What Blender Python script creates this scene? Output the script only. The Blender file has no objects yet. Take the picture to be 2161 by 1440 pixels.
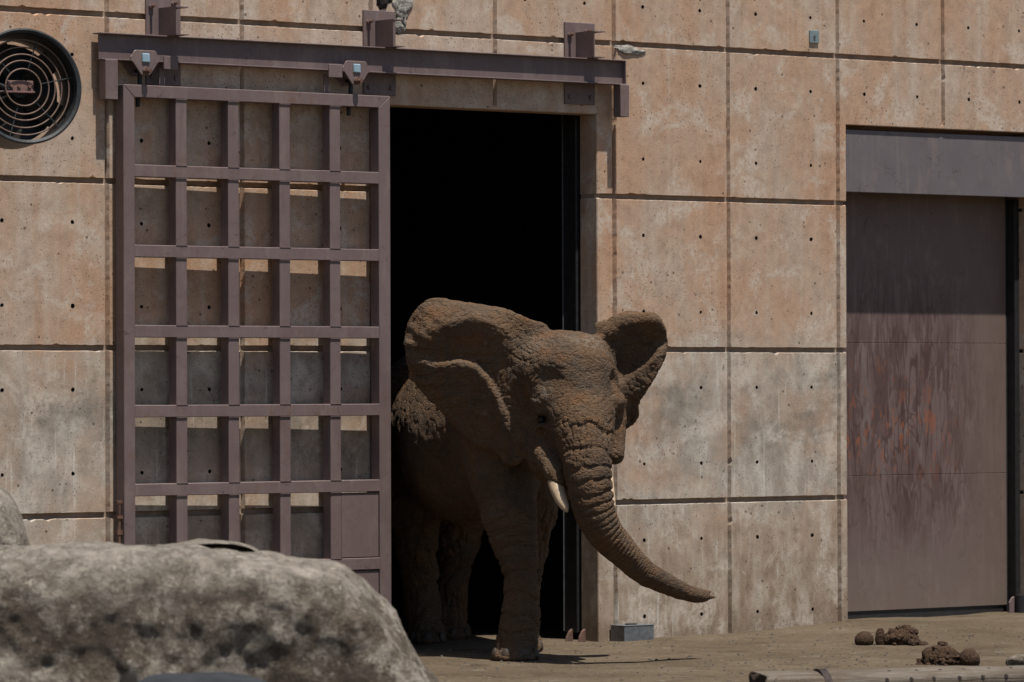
import bpy, bmesh, math, random
import numpy as np
from mathutils import Matrix, Vector
random.seed(7)
rng = np.random.default_rng(7)
S = bpy.context.scene
COL = S.collection

# ------------------------------------------------------------------ camera
YAW, PITCH, ROLL, FPX = 0.6858, 0.0095, -0.0032, 10000.6
CAM = np.array([-19.3305, -28.2167, 1.9873])
_d = np.array([math.sin(YAW)*math.cos(PITCH), math.cos(YAW)*math.cos(PITCH), math.sin(PITCH)])
_r = np.array([math.cos(YAW), -math.sin(YAW), 0.0]); _u = np.cross(_r, _d)
_R = _r*math.cos(ROLL)+_u*math.sin(ROLL); _U = -_r*math.sin(ROLL)+_u*math.cos(ROLL)
cam = bpy.data.cameras.new('camera'); camo = bpy.data.objects.new('camera', cam); COL.objects.link(camo)
camo.matrix_world = Matrix(((_R[0], _U[0], -_d[0], CAM[0]), (_R[1], _U[1], -_d[1], CAM[1]), (_R[2], _U[2], -_d[2], CAM[2]), (0, 0, 0, 1)))
cam.sensor_width = 36; cam.lens = 36*FPX/2161; cam.clip_start = 0.5; cam.clip_end = 2000
cam.dof.use_dof = True; cam.dof.focus_distance = 34.6; cam.dof.aperture_fstop = 3.6
S.camera = camo

# ------------------------------------------------------------------ light
SUNV = Vector((-0.03, -1.0, 3.3)).normalized()          # towards the sun
w = bpy.data.worlds.new('World'); S.world = w; w.use_nodes = True
nt = w.node_tree; bg = nt.nodes['Background']; sky = nt.nodes.new('ShaderNodeTexSky')
sky.sky_type = 'NISHITA'; sky.sun_disc = False
sky.sun_elevation = math.asin(SUNV.z); sky.sun_rotation = math.atan2(SUNV.x, SUNV.y)
nt.links.new(sky.outputs[0], bg.inputs[0]); bg.inputs[1].default_value = 0.062
sun = bpy.data.lights.new('sun', 'SUN'); sun.energy = 4.6; sun.angle = math.radians(0.53); sun.color = (1, .95, .88)
suno = bpy.data.objects.new('sun', sun); COL.objects.link(suno)
suno.rotation_euler = SUNV.to_track_quat('Z', 'Y').to_euler(); suno.location = (0, -10, 30)
S.view_settings.view_transform = 'Standard'; S.view_settings.look = 'None'
S.view_settings.exposure = 0.5; S.view_settings.gamma = 1
S.render.engine = 'CYCLES'

# ------------------------------------------------------------------ helpers
def ray(px, py): return _d+_R*(px-1080.5)/FPX-_U*(py-720)/FPX
def on_y(px, py, y=0.0):
    v = ray(px, py); return CAM+v*((y-CAM[1])/v[1])
DH = np.array([math.sin(YAW), math.cos(YAW), 0.0]); RH = np.array([math.cos(YAW), -math.sin(YAW), 0.0])
def on_depth(px, py, Z):
    v = ray(px, py); return CAM+v*(Z/(v@DH))

def tag(o, label=None, cat=None, group=None, kind=None):
    if label: o['label'] = label
    if cat: o['category'] = cat
    if group: o['group'] = group
    if kind: o['kind'] = kind
    return o
def empty(name, loc=(0, 0, 0), parent=None):
    o = bpy.data.objects.new(name, None); COL.objects.link(o); o.location = loc; o.empty_display_size = .1
    if parent: o.parent = parent
    return o
def link(name, me, mat=None, parent=None, loc=(0, 0, 0), smooth=False):
    o = bpy.data.objects.new(name, me); COL.objects.link(o); o.location = loc
    if mat is not None and not me.materials: me.materials.append(mat)
    if parent: o.parent = parent
    if smooth: me.polygons.foreach_set('use_smooth', [True]*len(me.polygons))
    return o
def mesh_from(verts, faces, name='m'):
    me = bpy.data.meshes.new(name); me.from_pydata([tuple(v) for v in verts], [], [tuple(f) for f in faces]); me.update(); return me
def obj_bm(name, bm, mat, parent=None, loc=(0, 0, 0), smooth=False):
    bmesh.ops.recalc_face_normals(bm, faces=bm.faces)
    me = bpy.data.meshes.new(name); bm.to_mesh(me); bm.free()
    return link(name, me, mat, parent, loc, smooth)
def bm_box(bm, x0, x1, y0, y1, z0, z1, bev=0.0):
    vs = [bm.verts.new((x, y, z)) for x in (x0, x1) for y in (y0, y1) for z in (z0, z1)]
    fs = [(0, 1, 3, 2), (4, 6, 7, 5), (0, 4, 5, 1), (2, 3, 7, 6), (0, 2, 6, 4), (1, 5, 7, 3)]
    F = [bm.faces.new([vs[i] for i in f]) for f in fs]
    if bev:
        es = list({e for f in F for e in f.edges})
        bmesh.ops.bevel(bm, geom=es, offset=bev, segments=1, profile=.5, affect='EDGES')
def box(name, x0, x1, y0, y1, z0, z1, mat, parent=None, bev=0.0):
    bm = bmesh.new(); bm_box(bm, x0, x1, y0, y1, z0, z1, bev); return obj_bm(name, bm, mat, parent)
def prism(name, pts, y0, y1, mat, parent=None, bev=0.0):      # polygon in (x,z), extruded along y
    bm = bmesh.new()
    a = [bm.verts.new((x, y0, z)) for x, z in pts]; b = [bm.verts.new((x, y1, z)) for x, z in pts]
    bm.faces.new(a); bm.faces.new(b[::-1]); n = len(pts)
    for i in range(n): bm.faces.new((a[i], b[i], b[(i+1) % n], a[(i+1) % n]))
    if bev: bmesh.ops.bevel(bm, geom=bm.edges[:], offset=bev, segments=1, profile=.5, affect='EDGES')
    return obj_bm(name, bm, mat, parent)
def bm_cyl(bm, p0, p1, r0, r1=None, n=12, cap=True):
    p0, p1 = Vector(p0), Vector(p1); r1 = r0 if r1 is None else r1
    q = (p1-p0).to_track_quat('Z', 'Y'); A = []; B = []
    for i in range(n):
        c = Vector((math.cos(2*math.pi*i/n), math.sin(2*math.pi*i/n), 0))
        A.append(bm.verts.new(p0+q @ (c*r0))); B.append(bm.verts.new(p1+q @ (c*r1)))
    for i in range(n): bm.faces.new((A[i], A[(i+1) % n], B[(i+1) % n], B[i]))
    if cap: bm.faces.new(A[::-1]); bm.faces.new(B)
def cyl(name, p0, p1, r, mat, parent=None, r1=None, n=12):
    bm = bmesh.new(); bm_cyl(bm, p0, p1, r, r1, n); return obj_bm(name, bm, mat, parent)

# --- numpy value noise and surface nets
def vnoise(P, scale=1.0, seed=0):
    Q = np.asarray(P, dtype=np.float64)*scale; i = np.floor(Q).astype(np.int64); f = Q-i; f = f*f*(3-2*f)
    def h(a, b, c):
        n = (a*374761393+b*668265263+c*2147483647+seed*974634777) & 0xffffffff
        n = ((n ^ (n >> 13))*1274126177) & 0xffffffff; n = (n ^ (n >> 16)) & 0xffffffff
        return n/4294967295.0
    r = 0
    for dx in (0, 1):
        wx = f[..., 0] if dx else 1-f[..., 0]
        for dy in (0, 1):
            wy = f[..., 1] if dy else 1-f[..., 1]
            for dz in (0, 1):
                wz = f[..., 2] if dz else 1-f[..., 2]
                r = r+wx*wy*wz*h(i[..., 0]+dx, i[..., 1]+dy, i[..., 2]+dz)
    return r*2-1
def fbm(P, scale, octv=4, seed=0, gain=.5):
    s = 0; a = 1
    for k in range(octv): s = s+a*vnoise(P, scale*2**k, seed+k*17); a *= gain
    return s
def surface_nets(F, o, h):
    nx, ny, nz = F.shape; neg = F < 0
    cnt = np.zeros((nx-1, ny-1, nz-1), np.int8)
    for a in (0, 1):
        for b in (0, 1):
            for c in (0, 1): cnt += neg[a:nx-1+a, b:ny-1+b, c:nz-1+c]
    act = (cnt > 0) & (cnt < 8); idx = np.argwhere(act); ids = np.full(act.shape, -1, np.int32); ids[act] = np.arange(len(idx))
    acc = np.zeros((len(idx), 3)); num = np.zeros(len(idx))
    C = [(a, b, c) for a in (0, 1) for b in (0, 1) for c in (0, 1)]
    for p in C:
        for ax in range(3):
            if p[ax]: continue
            q = list(p); q[ax] = 1
            f0 = F[idx[:, 0]+p[0], idx[:, 1]+p[1], idx[:, 2]+p[2]]; f1 = F[idx[:, 0]+q[0], idx[:, 1]+q[1], idx[:, 2]+q[2]]
            m = (f0 < 0) != (f1 < 0); t = np.where(m, f0/np.where(m, f0-f1, 1), 0)
            v = np.array(p)[None, :].repeat(len(idx), 0).astype(float); v[:, ax] = t
            acc += v*m[:, None]; num += m
    V = (idx+acc/num[:, None])*h+np.array(o)
    quads = []
    for ax in range(3):
        b, c = (ax+1) % 3, (ax+2) % 3
        s0 = [slice(None)]*3; s1 = [slice(None)]*3; s0[ax] = slice(0, -1); s1[ax] = slice(1, None)
        n0 = neg[tuple(s0)]; n1 = neg[tuple(s1)]; e = np.argwhere(n0 != n1)
        e = e[(e[:, b] > 0) & (e[:, c] > 0) & (e[:, b] < F.shape[b]-1) & (e[:, c] < F.shape[c]-1)]
        def cell(db, dc):
            g = e.copy(); g[:, b] -= db; g[:, c] -= dc; return ids[g[:, 0], g[:, 1], g[:, 2]]
        Q = np.stack([cell(1, 1), cell(0, 1), cell(0, 0), cell(1, 0)], 1)
        fl = ~n0[e[:, 0], e[:, 1], e[:, 2]]; Q[fl] = Q[fl][:, ::-1]
        quads.append(Q)
    return V, np.concatenate(quads)
def np_mesh(name, V, Q):
    me = bpy.data.meshes.new(name); me.vertices.add(len(V)); me.vertices.foreach_set('co', np.asarray(V, np.float32).ravel())
    me.loops.add(Q.size); me.loops.foreach_set('vertex_index', Q.astype(np.int32).ravel())
    me.polygons.add(len(Q)); me.polygons.foreach_set('loop_start', np.arange(0, Q.size, 4, dtype=np.int32))
    me.polygons.foreach_set('use_smooth', np.ones(len(Q), bool)); me.update(); me.validate(); return me
def vnormals(V, Q):
    n = np.cross(V[Q[:, 2]]-V[Q[:, 0]], V[Q[:, 3]]-V[Q[:, 1]]); N = np.zeros_like(V)
    for k in range(4): np.add.at(N, Q[:, k], n)
    return N/(np.linalg.norm(N, axis=1, keepdims=True)+1e-12)
def poly_sdf(x, y, P):
    P = np.asarray(P, float); n = len(P); d = np.full(x.shape, 1e9); s = np.ones(x.shape)
    for i in range(n):
        a = P[i]; b = P[i-1]; e = b-a; wx = x-a[0]; wy = y-a[1]
        t = np.clip((wx*e[0]+wy*e[1])/(e@e), 0, 1)
        d = np.minimum(d, (wx-e[0]*t)**2+(wy-e[1]*t)**2)
        c1 = y >= a[1]; c2 = y < b[1]; c3 = e[0]*wy > e[1]*wx
        s = np.where((c1 & c2 & c3) | (~c1 & ~c2 & ~c3), -s, s)
    return s*np.sqrt(d)
def smooth_poly(P, n=3):
    P = np.asarray(P, float)
    for _ in range(n):
        Q = np.roll(P, -1, 0); P = np.stack([.75*P+.25*Q, .25*P+.75*Q], 1).reshape(-1, 2)
        if len(P) > 120: break
    return P

# --- node helper
class NT:
    def __init__(s, name):
        s.m = bpy.data.materials.new(name); s.m.use_nodes = True; s.t = s.m.node_tree; s.b = s.t.nodes['Principled BSDF']
        s.b.inputs['Specular IOR Level'].default_value = .3
    def n(s, ty, **kw):
        x = s.t.nodes.new(ty)
        for k, v in kw.items(): setattr(x, k, v)
        return x
    def put(s, sock, v):
        if isinstance(v, bpy.types.NodeSocket): s.t.links.new(v, sock)
        elif isinstance(v, (tuple, list)): sock.default_value = (*v, 1) if len(v) == 3 and len(sock.default_value) == 4 else v
        else: sock.default_value = v
    def pos(s): return s.n('ShaderNodeNewGeometry').outputs['Position']
    def obj(s): return s.n('ShaderNodeTexCoord').outputs['Object']
    def map(s, v, scale=(1, 1, 1), loc=(0, 0, 0), rot=(0, 0, 0)):
        x = s.n('ShaderNodeMapping'); s.put(x.inputs[0], v); x.inputs['Scale'].default_value = scale; x.inputs['Location'].default_value = loc; x.inputs['Rotation'].default_value = rot; return x.outputs[0]
    def noise(s, v, scale, detail=4, rough=.55, dist=0):
        x = s.n('ShaderNodeTexNoise'); s.put(x.inputs['Vector'], v); x.inputs['Scale'].default_value = scale; x.inputs['Detail'].default_value = detail
        x.inputs['Roughness'].default_value = rough; x.inputs['Distortion'].default_value = dist; return x.outputs[0]
    def vor(s, v, scale, feature='F1', out='Distance', rand=1):
        x = s.n('ShaderNodeTexVoronoi', feature=feature); s.put(x.inputs['Vector'], v); x.inputs['Scale'].default_value = scale; x.inputs['Randomness'].default_value = rand; return x.outputs[out]
    def ramp(s, f, stops):
        x = s.n('ShaderNodeValToRGB'); s.put(x.inputs[0], f); e = x.color_ramp.elements
        while len(e) < len(stops): e.new(.5)
        for k, (p, c) in enumerate(stops):
            e[k].position = p; e[k].color = (c, c, c, 1) if not isinstance(c, (tuple, list)) else (*c, 1)
        return x.outputs[0]
    def mr(s, v, a, b, c=0.0, d=1.0):
        x = s.n('ShaderNodeMapRange'); s.put(x.inputs[0], v)
        for k, q in enumerate((a, b, c, d)): x.inputs[k+1].default_value = q
        return x.outputs[0]
    def math(s, op, a, b=0.0):
        x = s.n('ShaderNodeMath', operation=op); s.put(x.inputs[0], a); s.put(x.inputs[1], b); return x.outputs[0]
    def mix(s, f, a, b, mode='MIX'):
        x = s.n('ShaderNodeMix', data_type='RGBA', blend_type=mode); s.put(x.inputs[0], f); s.put(x.inputs[6], a); s.put(x.inputs[7], b); return x.outputs[2]
    def sep(s, v):
        x = s.n('ShaderNodeSeparateXYZ'); s.put(x.inputs[0], v); return x.outputs
    def rand(s): return s.n('ShaderNodeObjectInfo').outputs['Random']
    def out(s, col, rough=.8, bump=None, dist=.01, strength=1.0, metal=0.0, spec=None):
        s.put(s.b.inputs['Base Color'], col); s.put(s.b.inputs['Roughness'], rough); s.b.inputs['Metallic'].default_value = metal
        if spec is not None: s.b.inputs['Specular IOR Level'].default_value = spec
        if bump is not None:
            x = s.n('ShaderNodeBump'); x.inputs['Strength'].default_value = strength; x.inputs['Distance'].default_value = dist
            s.put(x.inputs['Height'], bump); s.t.links.new(x.outputs[0], s.b.inputs['Normal'])
        return s.m

# ------------------------------------------------------------------ materials
def mat_concrete():
    k = NT('tan_concrete'); p = k.pos(); X, Y, Z = k.sep(p)
    big = k.noise(k.map(p, (1, 1, .55)), 1.1, 5, .6)
    streak = k.noise(k.map(p, (9, 9, .45)), 1.0, 4, .6)
    tan = k.ramp(big, [(.30, (.395, .225, .135)), (.44, (.42, .275, .183)), (.56, (.41, .31, .235)), (.68, (.48, .40, .33))])
    tan = k.mix(k.mr(streak, .5, .72, 0, .55), tan, (.36, .205, .125))
    tan = k.mix(k.mr(streak, .46, .28, 0, .5), tan, (.49, .42, .355))
    # pale grey water-stained band with darker smears (rows just above the ground)
    wob = k.noise(k.map(p, (1.3, 1, 1.1)), 1.7, 5, .62, .6)
    zz = k.math('ADD', Z, k.math('MULTIPLY', k.math('SUBTRACT', wob, .5), 1.1))
    band = k.math('MULTIPLY', k.mr(zz, 2.45, 2.15, 0, 1), k.mr(zz, .55, 1.0, 0, 1))
    band = k.math('MULTIPLY', band, k.mr(k.noise(p, 1.3, 5, .65), .36, .56, .25, 1))
    grey = k.ramp(k.noise(k.map(p, (2.2, 1, 1.2)), 2.2, 5, .62, .4), [(.3, (.255, .22, .178)), (.5, (.35, .312, .262)), (.66, (.50, .465, .40))])
    sm = k.math('MULTIPLY', k.mr(zz, 2.10, 1.96, 0, 1), k.mr(zz, 1.30, 1.62, 0, 1))
    sm = k.math('MULTIPLY', sm, k.mr(k.noise(k.map(p, (1, 1, 1.4)), 1.3, 6, .66, .8), .40, .54, .12, 1))
    grey = k.mix(k.math('MULTIPLY', sm, .8), grey, (.185, .167, .138))
    col = k.mix(k.math('MULTIPLY', band, .92), tan, grey)
    low = k.math('MULTIPLY', k.mr(zz, 1.15, .6, 0, 1), .9)
    col = k.mix(low, col, k.ramp(k.noise(k.map(p, (3, 3, 1)), 2.4, 5, .65), [(.32, (.19, .135, .092)), (.5, (.285, .228, .172)), (.68, (.40, .355, .295))]))
    dirt = k.math('MULTIPLY', k.mr(k.math('ADD', Z, k.math('MULTIPLY', wob, .25)), .34, .16, 0, 1), .55)
    col = k.mix(dirt, col, (.145, .10, .065))
    whites = k.math('MULTIPLY', k.mr(k.noise(k.map(p, (16, 16, 1.0)), 1.2, 4, .6), .6, .72, 0, 1), k.mr(zz, 2.4, 2.1, 0, .8))
    col = k.mix(whites, col, (.55, .52, .46))
    col = k.mix(k.mr(k.rand(), 0, 1, 0, .25), col, (.36, .26, .19))
    # grain, bug holes
    grain = k.noise(p, 95, 3, .7)
    col = k.mix(1, col, k.ramp(grain, [(.3, .74), (.5, 1.0), (.7, 1.2)]), 'MULTIPLY')
    mid = k.noise(p, 9, 6, .72, .3)
    col = k.mix(1, col, k.ramp(mid, [(.3, .78), (.5, 1.0), (.7, 1.15)]), 'MULTIPLY')
    wear = k.math('MULTIPLY', k.mr(k.noise(p, 2.3, 6, .7, .5), .51, .62, 0, 1), k.mr(k.noise(p, 30, 3, .6), .36, .56, .15, 1))
    col = k.mix(k.math('MULTIPLY', wear, .7), col, (.52, .46, .39))
    spk = k.noise(p, 34, 2, .5)
    col = k.mix(k.mr(spk, .70, .78, 0, .45), col, (.17, .10, .06))
    cell = k.vor(p, 17); cr = k.sep(k.vor(p, 17, out='Color'))[0]
    dens = k.mr(k.noise(p, 1.3, 4, .6), .45, .68, .965, .60)
    pit = k.math('MULTIPLY', k.math('LESS_THAN', cell, k.mr(cr, .5, 1, .0, .20)), k.math('GREATER_THAN', cr, dens))
    cell2 = k.vor(p, 42); cr2 = k.sep(k.vor(p, 42, out='Color'))[1]
    pit2 = k.math('MULTIPLY', k.math('LESS_THAN', cell2, .2), k.math('GREATER_THAN', cr2, k.math('ADD', dens, .02)))
    pits = k.math('MAXIMUM', pit, pit2)
    col = k.mix(k.math('MULTIPLY', pits, .75), col, (.085, .055, .038))
    hgt = k.math('SUBTRACT', k.math('ADD', k.math('MULTIPLY', grain, .25), k.math('MULTIPLY', big, .5)), pits)
    return k.out(col, .92, hgt, .006, .8, spec=.2)
def mat_steel(name, c0, c1, rust=.35, scratch=False):
    k = NT(name); p = k.obj() if not scratch else k.pos()
    a = k.noise(p, 3.0, 5, .6); b = k.noise(p, 26, 4, .65)
    col = k.mix(a, c0, c1)
    col = k.mix(k.math('MULTIPLY', k.mr(b, .58, .75, 0, 1), rust), col, (.12, .055, .03))
    col = k.mix(k.math('MULTIPLY', k.mr(k.noise(k.map(p, (14, 14, .8)), 1.5, 4), .55, .75, 0, 1), .35), col, (.20, .165, .15))
    big = k.math('MULTIPLY', k.mr(k.noise(p, 1.6, 6, .7), .54, .68, 0, 1), k.mr(b, .42, .6, 0, 1))
    col = k.mix(k.math('MULTIPLY', big, rust), col, (.135, .072, .045))
    for lx, wd in ((0, .007), (7, .005)):
        ln = k.noise(k.map(p, (2.2, 2.2, 3.0), loc=(lx, 0, lx), rot=(0, .5+lx, 0)), 2.0, 2, .4, .3)
        lm = k.math('MULTIPLY', k.mr(k.math('ABSOLUTE', k.math('SUBTRACT', ln, .5)), wd, wd*.4, 0, 1), k.mr(k.noise(p, 5, 3), .5, .6, 0, 1))
        col = k.mix(k.math('MULTIPLY', lm, .6), col, (.06, .042, .038))
    col = k.mix(k.mr(k.noise(k.map(p, (3, 3, 1.2)), 2.2, 6, .7), .52, .66, 0, .45), col, (.20, .155, .135))
    spk = k.noise(p, 70, 3, .6)
    col = k.mix(k.mr(spk, .66, .74, 0, .5), col, (.07, .05, .045))
    if scratch:
        X, Y, Z = k.sep(p)
        reg = k.math('MULTIPLY', k.mr(Z, .45, 1.2, 0, 1), k.mr(Z, 3.1, 2.2, 0, 1))
        reg = k.math('MULTIPLY', reg, k.math('MULTIPLY', k.mr(X, 7.35, 7.75, .3, 1), k.mr(X, 9.2, 8.6, .15, 1)))
        wv = k.map(p, (7, 1, 1.5), rot=(0, .22, 0)); wv2 = k.map(p, (6, 1, 1.2), loc=(3, 0, 2), rot=(0, -.28, 0))
        s1 = k.mr(k.noise(wv, 1.5, 4, .55, .5), .54, .56, 0, 1); s2 = k.mr(k.noise(wv2, 1.5, 4, .55, .6), .56, .58, 0, 1)
        col = k.mix(k.math('MULTIPLY', k.math('MULTIPLY', s1, reg), .75), col, (.070, .036, .031))
        col = k.mix(k.math('MULTIPLY', k.math('MULTIPLY', s2, reg), .6), col, (.078, .045, .040))
        bp = k.math('MULTIPLY', k.mr(k.noise(k.map(p, (2.6, 1, .9)), 1.7, 6, .7, .6), .46, .58, 0, 1), reg)
        col = k.mix(k.math('MULTIPLY', bp, .6), col, (.082, .048, .042))
        for (sx, sz, lx, rt, wd, st) in ((3.6, .42, 0, .10, .020, .85), (4.2, .5, 4, -.16, .015, .8), (2.4, .7, 8, .32, .012, .75)):
            ln = k.noise(k.map(p, (sx, 1, sz), loc=(lx, 0, lx), rot=(0, rt, 0)), 1.6, 2, .45, 1.0)
            li = k.mr(k.math('ABSOLUTE', k.math('SUBTRACT', ln, .5)), wd, wd*.5, 0, 1)
            col = k.mix(k.math('MULTIPLY', k.math('MULTIPLY', li, reg), st), col, (.058, .030, .027))
        o1 = k.mr(k.noise(k.map(p, (15, 1, 4.5), loc=(1, 0, 5)), 1.7, 4, .6, .6), .57, .62, 0, 1)
        regz = k.math('MULTIPLY', k.mr(Z, 1.1, 1.5, 0, 1), k.mr(Z, 2.4, 1.6, 0, 1))
        regz = k.math('MULTIPLY', regz, k.mr(X, 9.0, 8.6, .1, 1))
        col = k.mix(k.math('MULTIPLY', k.math('MULTIPLY', o1, regz), .75), col, (.235, .075, .035))
        vert = k.noise(k.map(p, (20, 1, .5)), 1.2, 4)
        col = k.mix(k.mr(vert, .5, .75, 0, .4), col, (.12, .085, .065))
        col = k.mix(k.math('MULTIPLY', k.mr(X, 8.7, 9.3, 0, 1), .4), col, (.145, .105, .08))
        col = k.mix(k.mr(Z, .9, .1, 0, .5), col, (.16, .125, .095))
    h = k.math('ADD', k.math('MULTIPLY', a, .6), k.math('MULTIPLY', b, .12))
    return k.out(col, k.mr(a, .3, .7, .5, .72), h, .006, .5, spec=.35)
def mat_plain(name, c, rough=.7, metal=0.0, scale=14, amp=.25, bump=.0):
    k = NT(name); p = k.obj(); a = k.noise(p, scale, 5, .62)
    col = k.mix(1, c, k.ramp(a, [(.25, 1-amp), (.75, 1+amp)]), 'MULTIPLY')
    return k.out(col, rough, a if bump else None, bump, .8, metal)
def mat_ground():
    k = NT('packed_dirt'); p = k.pos()
    a = k.noise(k.map(p, (1, 1, 1), rot=(0, 0, -YAW)), .8, 6, .62)
    str_ = k.noise(p, 2.1, 8, .74, .6)
    fine = k.noise(p, 26, 6, .75)
    col = k.ramp(a, [(.28, (.072, .053, .034)), (.5, (.098, .074, .049)), (.72, (.122, .096, .067))])
    col = k.mix(k.mr(str_, .54, .66, 0, .7), col, (.046, .030, .020))
    col = k.mix(k.mr(str_, .42, .32, 0, .7), col, (.160, .135, .105))
    col = k.mix(1, col, k.ramp(fine, [(.25, .62), (.5, 1.0), (.75, 1.35)]), 'MULTIPLY')
    v = k.vor(p, 30); cr = k.sep(k.vor(p, 30, out='Color'))[0]
    peb = k.math('MULTIPLY', k.mr(v, .28, .18, 0, 1), k.math('GREATER_THAN', cr, .88))
    col = k.mix(k.math('MULTIPLY', peb, .6), col, k.ramp(cr, [(.88, (.04, .028, .02)), (1, (.18, .155, .13))]))
    h = k.math('ADD', k.math('ADD', k.math('MULTIPLY', fine, .35), str_), k.math('MULTIPLY', peb, .4))
    return k.out(col, .95, h, .03, .9, spec=.1)
def mat_rock(name, dark=1.0):
    k = NT(name); p = k.obj()
    a = k.noise(p, 1.7, 6, .66); b = k.noise(p, 6.5, 9, .74); c = k.noise(p, 45, 4, .7)
    d = lambda *q: tuple(v*dark for v in q)
    col = k.ramp(b, [(.32, d(.135, .113, .088)), (.46, d(.205, .178, .144)), (.58, d(.27, .238, .198)), (.70, d(.36, .325, .275))])
    zz = k.sep(p)[2]; splash = k.mr(k.math('ADD', zz, k.math('MULTIPLY', k.math('SUBTRACT', a, .5), 1.0)), 1.16, .86, 0, 1)
    m1 = k.mr(k.noise(p, 3.4, 9, .75), .48, .535, 0, 1); m2 = k.mr(k.noise(k.map(p, loc=(3, 1, 7)), 9, 8, .75), .52, .57, 0, 1)
    brown = k.mix(c, d(.062, .046, .033), d(.125, .098, .073))
    col = k.mix(k.math('MULTIPLY', k.math('MULTIPLY', m1, splash), .88), col, brown)
    col = k.mix(k.math('MULTIPLY', k.math('MULTIPLY', m2, splash), .7), col, brown)
    col = k.mix(k.math('MULTIPLY', k.mr(k.noise(k.map(p, loc=(9, 2, 1)), 13, 5, .7), .60, .66, 0, 1), .6), col, d(.40, .36, .30))
    col = k.mix(1, col, k.ramp(c, [(.3, .82), (.5, 1.0), (.7, 1.16)]), 'MULTIPLY')
    h = k.math('SUBTRACT', k.math('ADD', b, k.math('MULTIPLY', c, .3)), k.math('MULTIPLY', m2, .12))
    return k.out(col, .93, h, .045, 1.0, spec=.2)
def mat_skin():
    k = NT('elephant_skin'); p = k.obj(); X, Y, Z = k.sep(p)
    a = k.noise(p, 2.2, 5, .62); b = k.noise(p, 11, 5, .65); f = k.noise(p, 55, 4, .7)
    col = k.ramp(a, [(.3, (0.072, 0.043, 0.024)), (.5, (0.099, 0.057, 0.030)), (.7, (0.120, 0.072, 0.038))])
    col = k.mix(k.mr(b, .46, .68, 0, .65), col, (0.089, 0.067, 0.046))
    col = k.mix(k.mr(k.noise(p, 5, 4, .6), .56, .72, 0, .7), col, (0.137, 0.063, 0.025))
    n3 = k.noise(p, 6.5, 5, .7)
    col = k.mix(k.mr(n3, .64, .76, 0, .55), col, (0.184, 0.150, 0.112))
    col = k.mix(k.mr(k.noise(p, 3.1, 6, .7), .50, .62, 0, .6), col, (.062, .047, .035))
    col = k.mix(k.mr(k.noise(p, 30, 4, .7), .60, .72, 0, .6), col, (.165, .135, .10))
    # fine wrinkle network
    wp = k.map(p, (1, 1, 1)); wd = k.n('ShaderNodeVectorMath', operation='MULTIPLY_ADD')
    ntx = k.n('ShaderNodeTexNoise'); k.put(ntx.inputs['Vector'], p); ntx.inputs['Scale'].default_value = 6
    k.put(wd.inputs[0], ntx.outputs['Color']); wd.inputs[1].default_value = (.10, .10, .10); k.put(wd.inputs[2], p); wv = wd.outputs[0]
    v1 = k.vor(k.map(wv, (1, 1, 1.7)), 24, 'DISTANCE_TO_EDGE'); v2 = k.vor(k.map(wv, (1, 1, 2.2)), 55, 'DISTANCE_TO_EDGE'); v3 = k.vor(k.map(wv, (1.0, 1.0, 2.6)), 9, 'DISTANCE_TO_EDGE')
    cr = k.math('ADD', k.math('ADD', k.math('MULTIPLY', k.mr(v1, 0, .16), .55), k.math('MULTIPLY', k.mr(v2, 0, .2), .28)), k.math('MULTIPLY', k.mr(v3, 0, .07), .45))
    col = k.mix(k.mr(cr, 0, .75, .5, 0), col, (0.030, 0.019, 0.011))  # wrinkle creases darkened in the colour, on top of the bump's own shade
    at = k.n('ShaderNodeAttribute', attribute_name='rough_skin').outputs['Fac']
    pd = k.n('ShaderNodeAttribute', attribute_name='sunlit_pale').outputs['Fac']
    col = k.mix(k.math('MULTIPLY', pd, k.mr(k.noise(p, 22, 5, .7), .42, .62, 0, .8)), col, (.25, .215, .175))  # brow, ear root and crown paled in the colour, like sunlit skin
    h = k.math('ADD', cr, k.math('MULTIPLY', f, .5))
    h = k.math('MULTIPLY', h, k.math('ADD', k.math('MULTIPLY', at, 1.6), .35))
    return k.out(col, .88, h, .016, .85, spec=.25)
M = {}
M['concrete'] = mat_concrete()
M['groove'] = mat_plain('groove_concrete', (.27, .20, .15), .95, 0, 9, .3, .006)
M['hole'] = mat_plain('tie_hole_dark', (.018, .014, .012), .95)  # near-black: dark grout plus the inner shade of holes, put into the colour
M['steel'] = mat_steel('brown_painted_steel', (.112, .078, .076), (.172, .126, .121), .6)
M['beam'] = mat_steel('dark_painted_beam', (.110, .077, .077), (.150, .109, .106), .4)
M['door'] = mat_steel('scratched_door_steel', (.120, .083, .078), (.144, .100, .092), .25, True)
M['lintel'] = mat_steel('grey_lintel_steel', (.108, .093, .098), (.140, .124, .130), .25)
M['blacksteel'] = mat_plain('black_steel', (.022, .021, .021), .5, 0, 12, .3, .003)
M['darkroom'] = mat_plain('dark_interior', (.020, .017, .015), .95)  # near-black colour stands in for the deep shade of the room
M['ground'] = mat_ground()
M['rock'] = mat_rock('mottled_boulder'); M['rock2'] = mat_plain('shade_dark_rock', (.022, .024, .028), .9, 0, 8, .4, .02)  # second rock is coloured near-black so its sunlit top looks shaded
M['skin'] = mat_skin()
M['ivory'] = mat_plain('ivory', (.38, .285, .19), .42, 0, 11, .3, .002)
M['nail'] = mat_plain('toenail_horn', (.048, .036, .026), .6, 0, 20, .3, .003)
M['eye'] = mat_plain('eye_dark', (.010, .006, .004), .55)
M['galv'] = mat_plain('galvanised_steel', (.19, .20, .21), .42, .6, 26, .3, .002)
M['blue'] = mat_plain('pale_blue_plate', (.24, .34, .40), .5, 0, 20, .15)
M['bluegrey'] = mat_plain('blue_grey_plate', (.20, .25, .26), .5, .3, 20, .15)
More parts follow.
